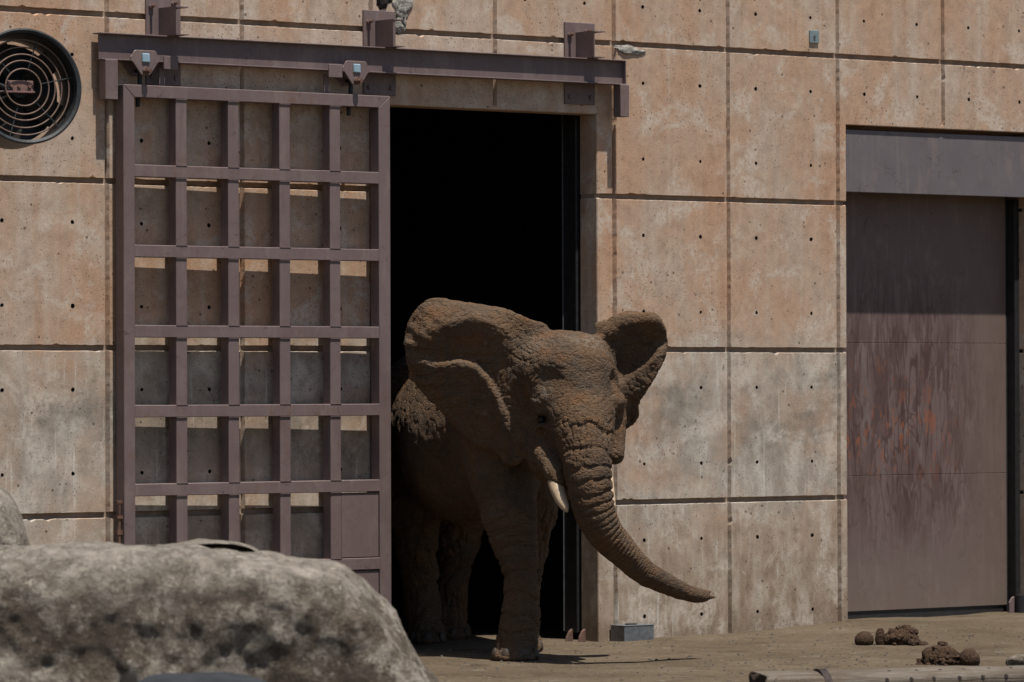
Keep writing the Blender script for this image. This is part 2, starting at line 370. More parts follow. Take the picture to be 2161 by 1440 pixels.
M['fan'] = mat_plain('black_fan_drum', (.022, .024, .026), .48, 0, 10, .5, .004)
M['wire'] = mat_plain('rusty_guard_wire', (.15, .10, .078), .6, .2, 30, .4)
M['redplate'] = mat_plain('red_primer_plate', (.15, .085, .075), .6, 0, 22, .4)
M['blade'] = mat_plain('shaded_fan_blade', (.022, .018, .013), .7, 0, 14, .5)  # blades near-black in colour, for the shade inside the drum
M['rust'] = mat_plain('rusty_bolt', (.13, .075, .055), .7, .2, 30, .4)
M['darkrust'] = mat_plain('dark_rusted_strap', (.035, .024, .021), .7, .2, 40, .6)
M['dung'] = mat_plain('dung', (.050, .028, .015), .95, 0, 75, .95, .02)
M['straw'] = mat_plain('straw', (.22, .18, .125), .9, 0, 3, .5)
M['pebble'] = mat_plain('pebble', (.10, .083, .068), .9, 0, 3, .6)

# ------------------------------------------------------------------ ground
def ground_h(x, y):
    a = np.interp(x, [-3, 2.4, 4.4, 5.0, 6.0, 7.3, 8.4, 12], [.0, .0, .0, .0, .012, .065, .05, .05])
    fade = np.clip((y+3.2)/3.0, 0, 1); fade = fade*fade*(3-2*fade)
    P = np.stack([x, y, 0*x], -1)
    near = np.clip(1-np.abs(y+2)/14, 0, 1)
    return a*fade+near*(.010*fbm(P, 1.3, 3, 5)+.004*fbm(P, 6, 2, 9))-.004
def make_ground():
    xs = np.concatenate([[-300, -120, -60, -35, -22, -14], np.arange(-10, 13.01, .09), [16, 22, 35, 60, 120, 300]])
    ys = np.concatenate([[-300, -120, -70, -50, -38, -30, -24, -18, -14], np.arange(-11, 3.01, .09), [5, 8, 12, 30, 120, 300]])
    X, Y = np.meshgrid(xs, ys, indexing='ij'); Z = ground_h(X, Y); Z[(X < -9) | (X > 12.5)] = 0
    V = np.stack([X, Y, Z], -1).reshape(-1, 3); n = len(ys)
    i, j = np.meshgrid(np.arange(len(xs)-1), np.arange(n-1), indexing='ij'); a = (i*n+j).ravel()
    return np_mesh('ground', V, np.stack([a, a+n, a+n+1, a+1], 1))
g = link('ground', make_ground(), M['ground']); tag(g, kind='structure')

# ------------------------------------------------------------------ the concrete wall
ZB = 1.07                       # height of the lowest full joint
OX0, OX1, OZ = 2.46, 4.627, 4.115          # main doorway
DX0, DX1, DZ = 7.288, 9.53, 4.119          # steel door opening
wall = empty('concrete_wall', (0, 0, 0))
tag(wall, 'tan concrete wall cast in square panels with grooved joints and tie holes', 'wall')
INS, INZ, DEP = .021, .0235, .042
def panel(rects, name='panel'):
    """rects: (x0,x1,z0,z1, bevel flags l r b t, holes)"""
    bm = bmesh.new(); dy = random.uniform(-.002, .002)
    for (x0, x1, z0, z1, fl, holes) in rects:
        l, r_, b, t = fl
        ix0, ix1, iz0, iz1 = x0+INS*l, x1-INS*r_, z0+INZ*b, z1-INZ*t
        def line(p, q, flag, nrm):
            L = math.dist(p, q); n = max(1, int(L/.035)) if flag else 1; out = []
            for k in range(n):
                s = k/n; j = 0
                if flag and k:
                    j = random.gauss(0, .0012)
                    if random.random() < (.035 if nrm[1] else .006): j += random.uniform(.004, .014)
                out.append((p[0]+(q[0]-p[0])*s+nrm[0]*j, p[1]+(q[1]-p[1])*s+nrm[1]*j))
            return out
        loop = line((ix0, iz0), (ix1, iz0), b, (0, 1))+line((ix1, iz0), (ix1, iz1), r_, (-1, 0))+line((ix1, iz1), (ix0, iz1), t, (0, -1))+line((ix0, iz1), (ix0, iz0), l, (1, 0))
        fv = [bm.verts.new((x, dy, z)) for x, z in loop]; n = len(fv)
        edges = [bm.edges.new((fv[i], fv[(i+1) % n])) for i in range(n)]
        cx, cz = (x0+x1)/2, (z0+z1)/2
        bk = []
        for i, (x, z) in enumerate(loop):
            bx = x0+.004 if (x < ix0+.02 and l) else (x1-.004 if (x > ix1-.02 and r_) else x)
            bz = z0+.022 if (z < iz0+.02 and b) else (z1-.012 if (z > iz1-.02 and t) else z)
            bk.append(bm.verts.new((bx, DEP, bz)))
        for i in range(n): bm.faces.new((fv[i], fv[(i+1) % n], bk[(i+1) % n], bk[i]))
        for hx, hz in holes:
            rr = random.uniform(.014, .0175); ring = []; deep = []
            for q in range(8):
                a = 2*math.pi*q/8; jr = rr*random.uniform(.85, 1.15)
                ring.append(bm.verts.new((hx+jr*math.cos(a), dy, hz+jr*math.sin(a)))); deep.append(bm.verts.new((hx+jr*.8*math.cos(a), .029, hz+jr*.8*math.sin(a))))
            edges += [bm.edges.new((ring[q], ring[(q+1) % 8])) for q in range(8)]
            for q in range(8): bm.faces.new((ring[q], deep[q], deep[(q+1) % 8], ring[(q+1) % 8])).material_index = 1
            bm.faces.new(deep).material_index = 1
        bmesh.ops.triangle_fill(bm, use_beauty=True, use_dissolve=False, edges=edges, normal=(0, -1, 0))
    bmesh.ops.recalc_face_normals(bm, faces=bm.faces)
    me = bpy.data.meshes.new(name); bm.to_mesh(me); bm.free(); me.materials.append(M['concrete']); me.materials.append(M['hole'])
    for pgn in me.polygons:                                         # outward facing fronts
        pass
    return link(name, me, None, wall)
rows = [-.25, ZB, ZB+1.2, ZB+2.4, ZB+3.6, ZB+4.8, ZB+6.0]
for i in range(-4, 9):
    x0, x1 = 1.2*i, 1.2*i+1.2
    for j in range(6):
        z0, z1 = rows[j], rows[j+1]; zc = z1-1.2 if j == 0 else z0
        H = [(x0+a, zc+b) for a in (.3, .9) for b in (.3, .9)]
        inside = lambda h, a: a[0]+.05 < h[0] < a[1]-.05 and a[2]+.05 < h[1] < a[3]-.05
        rects = [(x0, x1, z0, z1, (1, 1, 1, 1))]
        for ox0, ox1, oz in ((OX0, OX1, OZ), (DX0, DX1, DZ)):
            new = []
            for (a, b, c, d, fl) in rects:
                if b <= ox0 or a >= ox1 or c >= oz: new.append((a, b, c, d, fl)); continue
                lo, ro, ab = a < ox0, b > ox1, d > oz
                if ab: new.append((a, b, oz, d, (fl[0], fl[1], 0, fl[3])))
                top = min(d, oz); tf = 0 if ab else fl[3]
                if lo: new.append((a, ox0, c, top, (fl[0], 0, fl[2], tf)))
                if ro: new.append((ox1, b, c, top, (0, fl[1], fl[2], tf)))
            rects = new
        if rects: panel([(*q[:4], q[4], [h for h in H if inside(h, q)]) for q in rects])
# backing behind the joints, reveals of the two openings, roof and dark room behind
YB, YR = .038, .20
bm = bmesh.new()
for a, b, c, d in ((-4.8, OX0, -.3, 7.0), (OX1, DX0, -.3, 7.0), (DX1, 10.8, -.3, 7.0), (OX0, OX1, OZ, 7.0), (DX0, DX1, DZ, 7.0)):
    bm_box(bm, a, b, YB, YR, c, d)
obj_bm('wall_core', bm, M['groove'], wall)
def jamb(name, pts, parent=wall):
    me = mesh_from(pts, [(0, 1, 2, 3)]); return link(name, me, M['concrete'], parent)
# concrete skins on the reveals (thin slabs, grooved at the joints)
for k in range(4):
    z0, z1 = (rows[k]+.014, min(rows[k+1]-.014, OZ-.004))
    box('jamb', OX1-.004, OX1+.03, .0022, YR+.01, z0, z1, M['concrete'], wall, .006)
    box('jamb', OX0-.03, OX0+.004, .0022, YR+.01, z0, z1, M['concrete'], wall, .006)
    box('jamb', DX1-.004, DX1+.03, .0022, .45, z0, min(z1, DZ-.004), M['concrete'], wall, .006)
    box('jamb', DX0-.03, DX0+.004, .0022, .45, z0, min(z1, DZ-.004), M['concrete'], wall, .006)
box('lintel_soffit', OX0-.02, OX1+.02, .0022, YR+.01, OZ-.006, OZ+.03, M['concrete'], wall, .006)
box('lintel_soffit', DX0-.02, DX1+.02, .0022, .45, DZ-.006, DZ+.03, M['concrete'], wall, .006)
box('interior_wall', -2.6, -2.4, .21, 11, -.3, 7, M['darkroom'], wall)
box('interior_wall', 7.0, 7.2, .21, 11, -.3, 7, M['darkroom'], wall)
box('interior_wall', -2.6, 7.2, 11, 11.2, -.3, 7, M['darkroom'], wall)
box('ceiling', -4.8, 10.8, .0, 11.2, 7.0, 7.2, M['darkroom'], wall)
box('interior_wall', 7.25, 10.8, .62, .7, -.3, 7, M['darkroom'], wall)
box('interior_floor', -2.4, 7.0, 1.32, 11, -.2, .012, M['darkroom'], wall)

k = NT('grey_mortar'); p = k.pos(); q = k.noise(p, 30, 5, .7)
M['mortar'] = k.out(k.ramp(q, [(.3, (.15, .14, .12)), (.5, (.27, .255, .225)), (.7, (.36, .34, .30))]), .95, q, .02, 1)
def patch(name, x, z, rx, rz, seed, mat):
    bm = bmesh.new(); bmesh.ops.create_icosphere(bm, subdivisions=4, radius=1)
    V = np.array([v.co[:] for v in bm.verts]); f = 1+.45*fbm(V+seed, 1.6, 4, seed)
    for v, c in zip(bm.verts, V*f[:, None]): v.co = Vector((x+c[0]*rx, c[1]*.016, z+c[2]*rz))
    obj_bm(name, bm, M[mat], wall, smooth=True)
patch('mortar_patch', 2.70, 4.86, .075, .11, 3, 'mortar'); patch('mortar_patch', 2.66, 4.72, .06, .05, 8, 'mortar'); patch('mortar_patch', 4.96, 4.625, .13, .035, 12, 'mortar')
patch('cavity_shade', 2.52, 4.90, .07, .055, 5, 'hole'); patch('cavity_shade', 2.70, 4.745, .022, .04, 15, 'hole')  # raised near-black lumps stand for shaded cavities in the concrete
# ------------------------------------------------------------------ recessed steel door on the right
dr = empty('steel_door', (8.4, .3, 0)); tag(dr, 'brown steel door with rust-streaked scratches set back under a plain steel lintel', 'door')
def sub(o, par):                                 # keep world coordinates while parenting
    o.parent = par; o.matrix_parent_inverse = Matrix.Translation(-par.location); return o
leaf_top = 3.62
for z0, z1 in ((.115, 1.235), (1.238, 2.335), (2.338, leaf_top)):
    sub(box('door_plate', DX0-.1, 9.455, .325, .36, z0, z1, M['door'], None, .002), dr)
sub(box('lintel_plate', DX0+.006, DX1-.006, .024, .05, 3.567, DZ-.042, M['lintel'], None, .003), dr)
sub(box('bottom_rail', DX0+.006, 9.42, .335, .37, -.02, .12, M['blacksteel']), dr)  # added black rail; its colour stands for the shade in the bottom gap
sub(box('channel', 9.475, 9.53, .235, .34, .0, 3.56, M['blacksteel'], None, .004), dr)
sub(box('channel', 9.458, 9.474, .33, .40, .0, 3.56, M['blacksteel']), dr)
sub(cyl('floor_roller', (9.49, .19, .03), (9.49, .19, .20), .052, M['blacksteel'], n=16), dr)
sub(prism('roller_bracket', [(9.37, .03), (9.43, .03), (9.43, .19), (9.40, .18), (9.37, .14)], .21, .225, M['steel'], None, .003), dr)

# ------------------------------------------------------------------ inner door leaf and floor guides in the doorway
idr = empty('inner_door', (4.62, .3, 0)); tag(idr, 'black steel edge of the inner sliding door parked behind the concrete jamb', 'door')
sub(box('door_edge', 4.605, 6.6, .235, .395, .05, 4.4, M['blacksteel'], None, .006), idr)
sub(box('lit_edge_strip', 4.597, 4.606, .392, .400, .06, 4.3, M['galv']), idr)  # pale strip painted as the lit edge of the dark leaf
for xx, yy in ((4.42, .10), (4.50, .04)):
    o = prism('floor_guide', [(xx-.045, -.01), (xx+.028, -.01), (xx+.028, .088), (xx+.018, .094), (xx-.012, .07), (xx-.034, .03)], yy, yy+.02, M['rust'], None, .004)
    tag(o, ('small pointed steel floor guide standing by the elephant-side of the doorway sill' if xx < 4.45 else 'small pointed steel floor guide standing at the foot of the black inner door edge'), 'floor guide', 'pointed guides at the doorway sill')
sb = empty('stop_box', (4.80, -.09, 0)); tag(sb, 'low galvanised steel box on the dirt against the foot of the wall', 'steel box')
sub(box('body', 4.735, 5.04, -.18, -.012, -.01, .112, M['galv'], None, .003), sb)
sub(box('lid', 4.733, 5.042, -.183, -.010, .112, .118, M['galv'], None, .0015), sb)
sub(box('lid_slot', 4.83, 4.92, -.12, -.07, .1182, .128, M['blacksteel'], None, .003), sb)
sub(box('foot', 4.76, 4.80, -.17, -.05, -.02, .03, M['galv']), sb); sub(box('foot', 4.97, 5.02, -.17, -.05, -.02, .03, M['galv']), sb)
pl = empty('cover_plate', (6.93, 0, 4.81)); tag(pl, 'small blue-grey metal plate bolted high on the concrete wall', 'plate')
sub(box('plate', 6.883, 6.985, -.014, .002, 4.765, 4.868, M['bluegrey'], None, .003), pl)
sub(cyl('bolt', (6.932, -.013, 4.82), (6.932, -.024, 4.82), .011, M['galv'], n=6), pl)

# ------------------------------------------------------------------ overhead track: beam, brackets, end stops
tr = empty('gate_track', (2.3, -.13, 4.4)); tag(tr, 'brown steel overhead track beam held off the wall by three brackets', 'track')
BX0, BX1, BT, BB = -.125, 4.79, 4.530, 4.336
bmx = empty('beam', (4.77, -.13, 4.4)); sub(bmx, tr)
def sbm(o):
    o.parent = bmx; o.matrix_parent_inverse = Matrix.Translation(-Vector((4.77, -.13, 4.4))); return o
sbm(box('web', BX0, BX1, -.117, -.107, BB+.008, BT-.008, M['beam']))
sbm(box('top_flange', BX0-.012, BX1, -.157, -.055, BT-.0085, BT, M['beam'], None, .002))
sbm(box('bottom_flange', BX0, BX1, -.157, -.055, BB, BB+.0085, M['beam'], None, .002))
sbm(box('end_plate', BX1-.004, BX1+.006, -.154, -.058, BB+.009, BT-.009, M['beam']))
for bx, bolts in ((.335, ((.04, .57), (.24, .60))), (2.318, ((.045, .55),)), (4.288, ((.045, .54), (.215, .575)))):
    bk = empty('bracket', (bx, 0, 4.2)); sub(bk, tr)
    def sb2(o):
        o.parent = bk; o.matrix_parent_inverse = Matrix.Translation(-Vector((bx, 0, 4.2))); return o
    zt = 4.815
    sb2(box('wall_plate', bx, bx+.305, -.016, .004, 4.178, zt, M['steel'], None, .003))
    sb2(box('arm_web', bx+.108, bx+.118, -.235, -.015, BT+.007, zt-.085, M['steel']))
    sb2(box('arm_flange', bx+.1075, bx+.215, -.24, -.0155, zt-.086, zt-.078, M['steel']))
    sb2(box('arm_flange', bx+.1075, bx+.215, -.24, -.0155, BT+.0005, BT+.008, M['steel']))
    for qx, qz in bolts:
        z = 4.178+qz
        sb2(cyl('nut', (bx+qx, -.012, z), (bx+qx, -.034, z), .021, M['steel'], n=6)); sb2(cyl('bolt', (bx+qx, -.03, z), (bx+qx, -.075, z), .0115, M['rust'], n=8))
    for qx in (.05, .26):
        sb2(cyl('nut', (bx+qx, -.012, 4.235), (bx+qx, -.032, 4.235), .019, M['beam'], n=6))
sbm(box('end_stop', -.10, .008, -.168, -.078, 4.051, BB+.002, M['steel'], None, .004))
sbm(box('end_stop', 4.725, 4.815, -.168, -.078, 4.086, BB+.002, M['steel'], None, .004))

bmx.rotation_euler.z = -.0075
# ------------------------------------------------------------------ sliding lattice gate
ga = empty('sliding_gate', (2.45, -.105, 0)); tag(ga, 'brown steel lattice gate hanging from the track beside the open doorway', 'gate')
GY0, GY1 = -.165, -.060; GX0, GX1 = .044, 2.452; GT = 4.163
def gp(o): return sub(o, ga)
gp(prism('stile', [(GX0, .06), (GX0+.096, .06), (GX0+.096, GT-.09), (GX0, GT)], GY0, GY1, M['steel'], None, .004))
gp(prism('stile', [(GX1-.108, .06), (GX1, .06), (GX1, GT), (GX1-.108, GT-.09)], GY0, GY1, M['steel'], None, .004))
gp(prism('top_rail', [(GX0+.0965, GT-.09), (GX1-.1085, GT-.09), (GX1-.0005, GT), (GX0+.0005, GT)], GY0, GY1, M['steel'], None, .004))
zb = [3.590, 3.012, 2.434, 1.858, 1.291, .709, .150]
for q, z in enumerate(zb):
    gp(box('crossbar' if q < 6 else 'bottom_rail', GX0+.094, GX1-.106, GY0+.001, GY1-.001, z-.088, z, M['steel'], None, .004))
tops = [GT-.09]+[z-.088 for z in zb[:-1]]
for q in range(7):
    for xu in (.503, .966, 1.429, 1.891):
        gp(box('upright', xu, xu+.096, GY0+.005, GY1-.005, zb[q]-.004, tops[q]+.004, M['steel'], None, .003))
        gp(box('weld_seam', xu-.002, xu+.098, GY0-.002, GY0+.014, zb[q]-.001, zb[q]+.005, M['steel'])); gp(box('weld_seam', xu-.002, xu+.098, GY0-.002, GY0+.014, tops[q]-.005, tops[q]+.001, M['steel']))
gp(box('infill_plate', 1.992, GX1-.112, GY0+.010, GY0+.022, zb[5]+.006, tops[5]-.006, M['steel'], None, .003))
gp(box('infill_plate', 1.992, GX1-.112, GY0+.010, GY0+.022, zb[6]+.006, tops[6]-.006, M['steel'], None, .003))
trol = []
for xc in (.225, 2.125):
    t = empty('trolley', (xc, -.19, 4.32)); gp(t); trol.append(t)
    def tp(o):
        o.parent = t; o.matrix_parent_inverse = Matrix.Translation(-Vector((xc, -.19, 4.32))); return o
    P = [(-.036, -.085), (.036, -.085), (.055, -.062), (.105, .012), (.128, .012), (.128, .045), (.102, .052), (.095, .085), (.08, .093), (-.085, .093), (-.10, .082), (-.112, .05), (-.13, .045), (-.13, .012), (-.108, .012)]
    tp(prism('hanger_plate', [(xc+a, 4.32+b) for a, b in P], -.200, -.186, M['steel'], None, .003))
    tp(prism('hanger_plate', [(xc+a, 4.32+b) for a, b in P], -.076, -.062, M['steel'], None, .003))
    tp(box('axle_cap', xc-.034, xc+.034, -.212, -.199, 4.32+.004, 4.32+.072, M['blue'], None, .008))
    tp(cyl('washer', (xc, -.20, 4.27), (xc, -.208, 4.27), .028, M['steel'], n=14)); tp(cyl('bolt', (xc, -.206, 4.265), (xc, -.262, 4.262), .016, M['rust'], n=10)); tp(cyl('nut', (xc, -.206, 4.266), (xc, -.232, 4.264), .025, M['rust'], n=6))
    tp(cyl('wheel', (xc, -.186, BB+.048), (xc, -.137, BB+.048), .038, M['blacksteel'], n=16))
    tp(cyl('cross_pin', (xc, -.19, 4.27), (xc, -.07, 4.27), .014, M['blacksteel'], n=10))
    tp(cyl('hanger_rod', (xc, -.125, 4.275), (xc, -.125, 4.155), .017, M['blacksteel'], n=10)); tp(cyl('rod_end', (xc, -.10, 4.08), (xc, -.10, 4.01), .016, M['blacksteel'], n=10))
for xc in (.452, 1.935):
    o = empty('guide_arm', (xc, -.19, 4.3)); gp(o); trol.append(o)
    for c in (box('face_plate', xc-.063, xc+.063, -.196, -.184, 4.283, 4.381, M['steel'], None, .003), box('strap', xc-.05, xc-.012, -.184, -.112, 4.30, 4.312, M['steel']), box('strap', xc-.055, xc-.008, -.124, -.112, 4.155, 4.312, M['steel'])):
        c.parent = o; c.matrix_parent_inverse = Matrix.Translation(-Vector((xc, -.19, 4.3)))
for t in trol: t.location.y += .018
lt = empty('latch', (.03, -.11, 1.0)); gp(lt)
for c in (cyl('latch_rod', (.022, -.128, .25), (.022, -.128, 1.03), .012, M['rust'], n=8), box('keeper', -.002, .046, -.142, -.11, 1.155, 1.175, M['rust']), box('keeper', -.002, .046, -.145, -.08, 1.045, 1.065, M['rust']), box('keeper', -.002, .046, -.142, -.10, .93, .962, M['rust']), cyl('latch_pin', (.022, -.135, 1.06), (.022, -.135, 1.165), .006, M['rust'], n=6)):
    c.parent = lt; c.matrix_parent_inverse = Matrix.Translation(-Vector((.03, -.11, 1.0)))

ga.rotation_euler.z = -.0075
# ------------------------------------------------------------------ fan
FC = Vector(on_y(55, 182, -1.30)); FR = .398
fan = empty('drum_fan', FC); tag(fan, 'black drum fan with a rusty ring guard mounted beside the concrete wall', 'fan')
ax = Vector(-DH)*math.cos(math.radians(25))+Vector(RH)*math.sin(math.radians(25))+Vector((0, 0, .10)); ax.normalize()
fz = ax; fx = Vector((0, 0, 1)).cross(fz).normalized(); fy = fz.cross(fx)
fan.matrix_world = Matrix(((fx.x, fy.x, fz.x, FC.x), (fx.y, fy.y, fz.y, FC.y), (fx.z, fy.z, fz.z, FC.z), (0, 0, 0, 1)))
def lathe(name, prof, mat, parent, n=72):
    bm = bmesh.new(); R = [[bm.verts.new((r*math.cos(2*math.pi*k/n), r*math.sin(2*math.pi*k/n), z)) for k in range(n)] for r, z in prof]
    for a in range(len(prof)):
        b = (a+1) % len(prof)
        for k in range(n): bm.faces.new((R[a][k], R[a][(k+1) % n], R[b][(k+1) % n], R[b][k]))
    return obj_bm(name, bm, mat, parent, smooth=False)
def torus(name, R, r, z, mat, parent, n=64, m=6, a0=0, a1=2*math.pi):
    bm = bmesh.new(); full = abs(a1-a0-2*math.pi) < 1e-6; N = n if full else n+1
    G = [[bm.verts.new(((R+r*math.cos(2*math.pi*j/m))*math.cos(a0+(a1-a0)*k/n), (R+r*math.cos(2*math.pi*j/m))*math.sin(a0+(a1-a0)*k/n), z+r*math.sin(2*math.pi*j/m))) for j in range(m)] for k in range(N)]
    for k in range(n):
        k2 = (k+1) % N
        for j in range(m): bm.faces.new((G[k][j], G[k2][j], G[k2][(j+1) % m], G[k][(j+1) % m]))
    return obj_bm(name, bm, mat, parent, smooth=True)
dm = lathe('drum', [(FR, .0), (FR, -.012), (FR-.012, -.02), (FR-.018, -.36), (FR-.030, -.36), (FR-.034, -.03), (FR-.030, -.004), (FR-.012, .004)], M['fan'], fan)
for q, R in enumerate((.127, .184, .227, .277, .327)):
    torus('guard_ring', R, .0055, -.055-.006*(q % 2), M['wire'], fan)
for a in range(6):
    an = math.radians(60*a+12); c, s_ = math.cos(an), math.sin(an)
    cyl('guard_spoke', (c*.12, s_*.12, -.064), (c*.368, s_*.368, -.05), .0045, M['fan'], fan, n=6)
for a in range(5):
    an = math.radians(72*a+40); bm = bmesh.new(); c, s_ = math.cos(an), math.sin(an)
    V = []
    for rr, wd, tw in ((.06, .045, .05), (.16, .07, .045), (.27, .085, .035), (.335, .08, .025)):
        for sg in (-1, 1):
            V.append((c*rr-s_*wd*sg, s_*rr+c*wd*sg, -.20+tw*sg)); 
    vs = [bm.verts.new(v) for v in V]
    for q in range(3): bm.faces.new((vs[2*q], vs[2*q+1], vs[2*q+3], vs[2*q+2]))
    ext = bmesh.ops.extrude_face_region(bm, geom=bm.faces[:]); bmesh.ops.translate(bm, verts=[v for v in ext['geom'] if isinstance(v, bmesh.types.BMVert)], vec=(0, 0, -.004))
    obj_bm('blade', bm, M['blade'], fan)
cyl('back_blackout', (0, 0, -.352), (0, 0, -.346), .345, M['fan'], fan, n=48)  # added black disc, keeps the inside of the open drum dark
cyl('hub', (0, 0, -.25), (0, 0, -.13), .06, M['fan'], fan, n=20)
cyl('motor', (0, 0, -.34), (0, 0, -.25), .11, M['fan'], fan, n=24)
box('motor_plate', -.10, .085, -.022, .052, -.10, -.09, M['redplate'], fan, .003)
box('motor_rail', -.375, .09, -.034, -.022, -.11, -.075, M['redplate'], fan, .002)
for bx in (-.075, -.02, .055): cyl('plate_bolt', (bx, .012, -.09), (bx, .012, -.072), .013, M['rust'], fan, n=6)
prism('motor_strut', [(-.38, .10), (-.38, .05), (-.10, -.022), (-.06, -.022)], -.0, .0, M['fan'], fan) if False else None
cyl('motor_strut', (-.37, .13, -.10), (-.07, -.02, -.10), .016, M['fan'], fan, n=8)
# arm carrying the fan from the wall (beyond the left edge of the view)
ainv = fan.matrix_world.inverted()
def fan_cyl(name, a, b, r): return cyl(name, ainv @ Vector(a), ainv @ Vector(b), r, M['fan'], fan, n=10)
bkp = FC-ax*.2-fx*.37
fan_cyl('wall_arm', bkp, (bkp.x-.35, .0, bkp.z), .028)

# ------------------------------------------------------------------ rocks
def rock(name, pts, Z, thick, rnd, h, mat, label, nz=.05, seed=0, tilt=0.0, shear=0.0):
    """pts: outline in picture pixels, raised to real size at distance Z; thick: real depth"""
    O = on_depth(pts[0][0], pts[0][1], Z); O[2] = 0
    W = [on_depth(px, py, Z) for px, py in pts]
    P = smooth_poly([((q-O)@RH, max(q[2], -.3)) for q in W], 2)
    lo, hi = P.min(0)-.25, P.max(0)+.25
    u = np.arange(lo[0], hi[0], h); z = np.arange(lo[1], hi[1], h); v = np.arange(-thick*.5-.3, thick*.5+.3, h)
    U, V_, Zg = np.meshgrid(u, v, z, indexing='ij')
    p2 = poly_sdf(U[:, 0, :], Zg[:, 0, :], P)[:, None, :]
    P3 = np.stack([U, V_, Zg], -1)
    a = p2+rnd; b = np.abs(V_+shear*(Zg-hi[1]*.5))-(thick*.5-rnd)
    F = np.minimum(np.maximum(a, b), 0)+np.sqrt(np.maximum(a, 0)**2+np.maximum(b, 0)**2)-rnd
    near = np.abs(F) < .3
    F[near] += nz*fbm(P3[near], 2.2, 5, seed, .6)
    Vt, Q = surface_nets(F.astype(np.float32), (u[0], v[0], z[0]), h)
    me = np_mesh(name, Vt, Q); o = link(name, me, mat)
    D = Vector(DH); R = Vector(RH)
    o.matrix_world = Matrix(((R.x, D.x, 0, O[0]), (R.y, D.y, 0, O[1]), (0, 0, 1, O[2]), (0, 0, 0, 1)))
    tag(o, label, 'boulder'); return o
rock('boulder', [(-160, 1172), (0, 1170), (160, 1168), (330, 1165), (480, 1163), (600, 1172), (690, 1186), (740, 1212), (795, 1275), (840, 1345), (885, 1415), (930, 1500), (960, 1660), (-160, 1660)], 25.0, 1.6, .22, .024, M['rock'], 'huge mottled grey-brown boulder with a rounded shoulder in front of the gate', .05, 3)
rock('rock_slab', [(-160, 1150), (0, 1155), (130, 1152), (228, 1154), (300, 1148), (380, 1142), (470, 1136), (520, 1141), (565, 1160), (600, 1250), (600, 1600), (-160, 1600)], 27.2, .8, .05, .022, M['rock'], 'pale flat-topped rock peeping over the big boulder below the gate', .02, 11, shear=1.1)
rock('rock', [(-160, 1010), (-30, 1030), (15, 1070), (40, 1115), (62, 1165), (85, 1260), (95, 1600), (-160, 1600)], 28.5, .9, .12, .024, M['rock'], 'steep grey rock leaning beside the wall left of the gate', .03, 23)
rock('shaded_rock', [(285, 1444), (330, 1428), (400, 1422), (470, 1425), (530, 1434), (570, 1450), (600, 1520), (600, 1760), (260, 1760), (260, 1480)], 22.6, .7, .12, .024, M['rock2'], 'rock with shade put into its near-black colour, its low top in front of the mottled boulder', .02, 31)

# ------------------------------------------------------------------ elephant
EZ = 34.56; EO = on_depth(1090, 1390.4, EZ); EO[2] = 0
def E(px, py, t):
    q = on_depth(px, py, EZ-t); return np.array([(q-EO)@RH, (q-EO)@DH, q[2]])
EH = .0158
elo = np.array([-1.62, -1.0, -.06]); ehi = np.array([1.62, 3.75, 2.75])
eu, ev, ez = [np.arange(elo[k], ehi[k], EH) for k in range(3)]
F = np.full((len(eu), len(ev), len(ez)), 1.0, np.float32)
def block(lo, hi):
    s = []
    for k in range(3):
        a = int(max(0, math.floor((lo[k]-elo[k])/EH))); b = int(min(F.shape[k], math.ceil((hi[k]-elo[k])/EH)+1)); s.append(slice(a, b))
    g = (eu[s[0]][:, None, None].astype(np.float32), ev[s[1]][None, :, None].astype(np.float32), ez[s[2]][None, None, :].astype(np.float32)); return tuple(s), g
def smin(a, b, k):
    h = np.maximum(k-np.abs(a-b), 0)/k; return np.minimum(a, b)-h*h*k*.25
def add(s, d, k): F[s] = smin(F[s], d, k)
def cone(a, b, r1, r2, k=.08, sub_=False):
    a = np.asarray(a, float); b = np.asarray(b, float); pad = k+.05
    lo = np.minimum(a-r1, b-r2)-pad; hi = np.maximum(a+r1, b+r2)+pad
    s, (x, y, z) = block(lo, hi); e = b-a; L2 = e@e
    px, py, pz = x-a[0], y-a[1], z-a[2]
    t = np.clip((px*e[0]+py*e[1]+pz*e[2])/max(L2, 1e-9), 0, 1)
    d = np.sqrt((px-e[0]*t)**2+(py-e[1]*t)**2+(pz-e[2]*t)**2)-(r1+(r2-r1)*t)
    if sub_: F[s] = -smin(-F[s], d, k)
    else: add(s, d, k)
def chain(pts, k=.06):
    for (a, r1), (b, r2) in zip(pts[:-1], pts[1:]): cone(a, b, r1, r2, k)
def ell(c, r, k=.08, sub_=False):
    c = np.asarray(c, float); r = np.asarray(r, float); pad = k+.05
    s, (x, y, z) = block(c-r-pad, c+r+pad)
    X, Y, Z = (x-c[0]), (y-c[1]), (z-c[2])
    k0 = np.sqrt((X/r[0])**2+(Y/r[1])**2+(Z/r[2])**2); k1 = np.sqrt((X/r[0]**2)**2+(Y/r[1]**2)**2+(Z/r[2]**2)**2)+1e-6
    d = k0*(k0-1)/k1
    if sub_: F[s] = -smin(-F[s], d, k)
    else: add(s, d, k)
# trunk of the body
ell(E(1078, 925, -.85), (.50, .66, .60), .2)
ell(E(1000, 922, -1.7), (.62, 1.0, .68), .2)
ell(E(930, 905, -2.55), (.58, .75, .66), .2)
cone(E(1082, 880, -.4), E(1180, 830, .05), .43, .34, .15)
cone(E(1020, 800, -.7), E(960, 775, -1.6), .22, .22, .2)
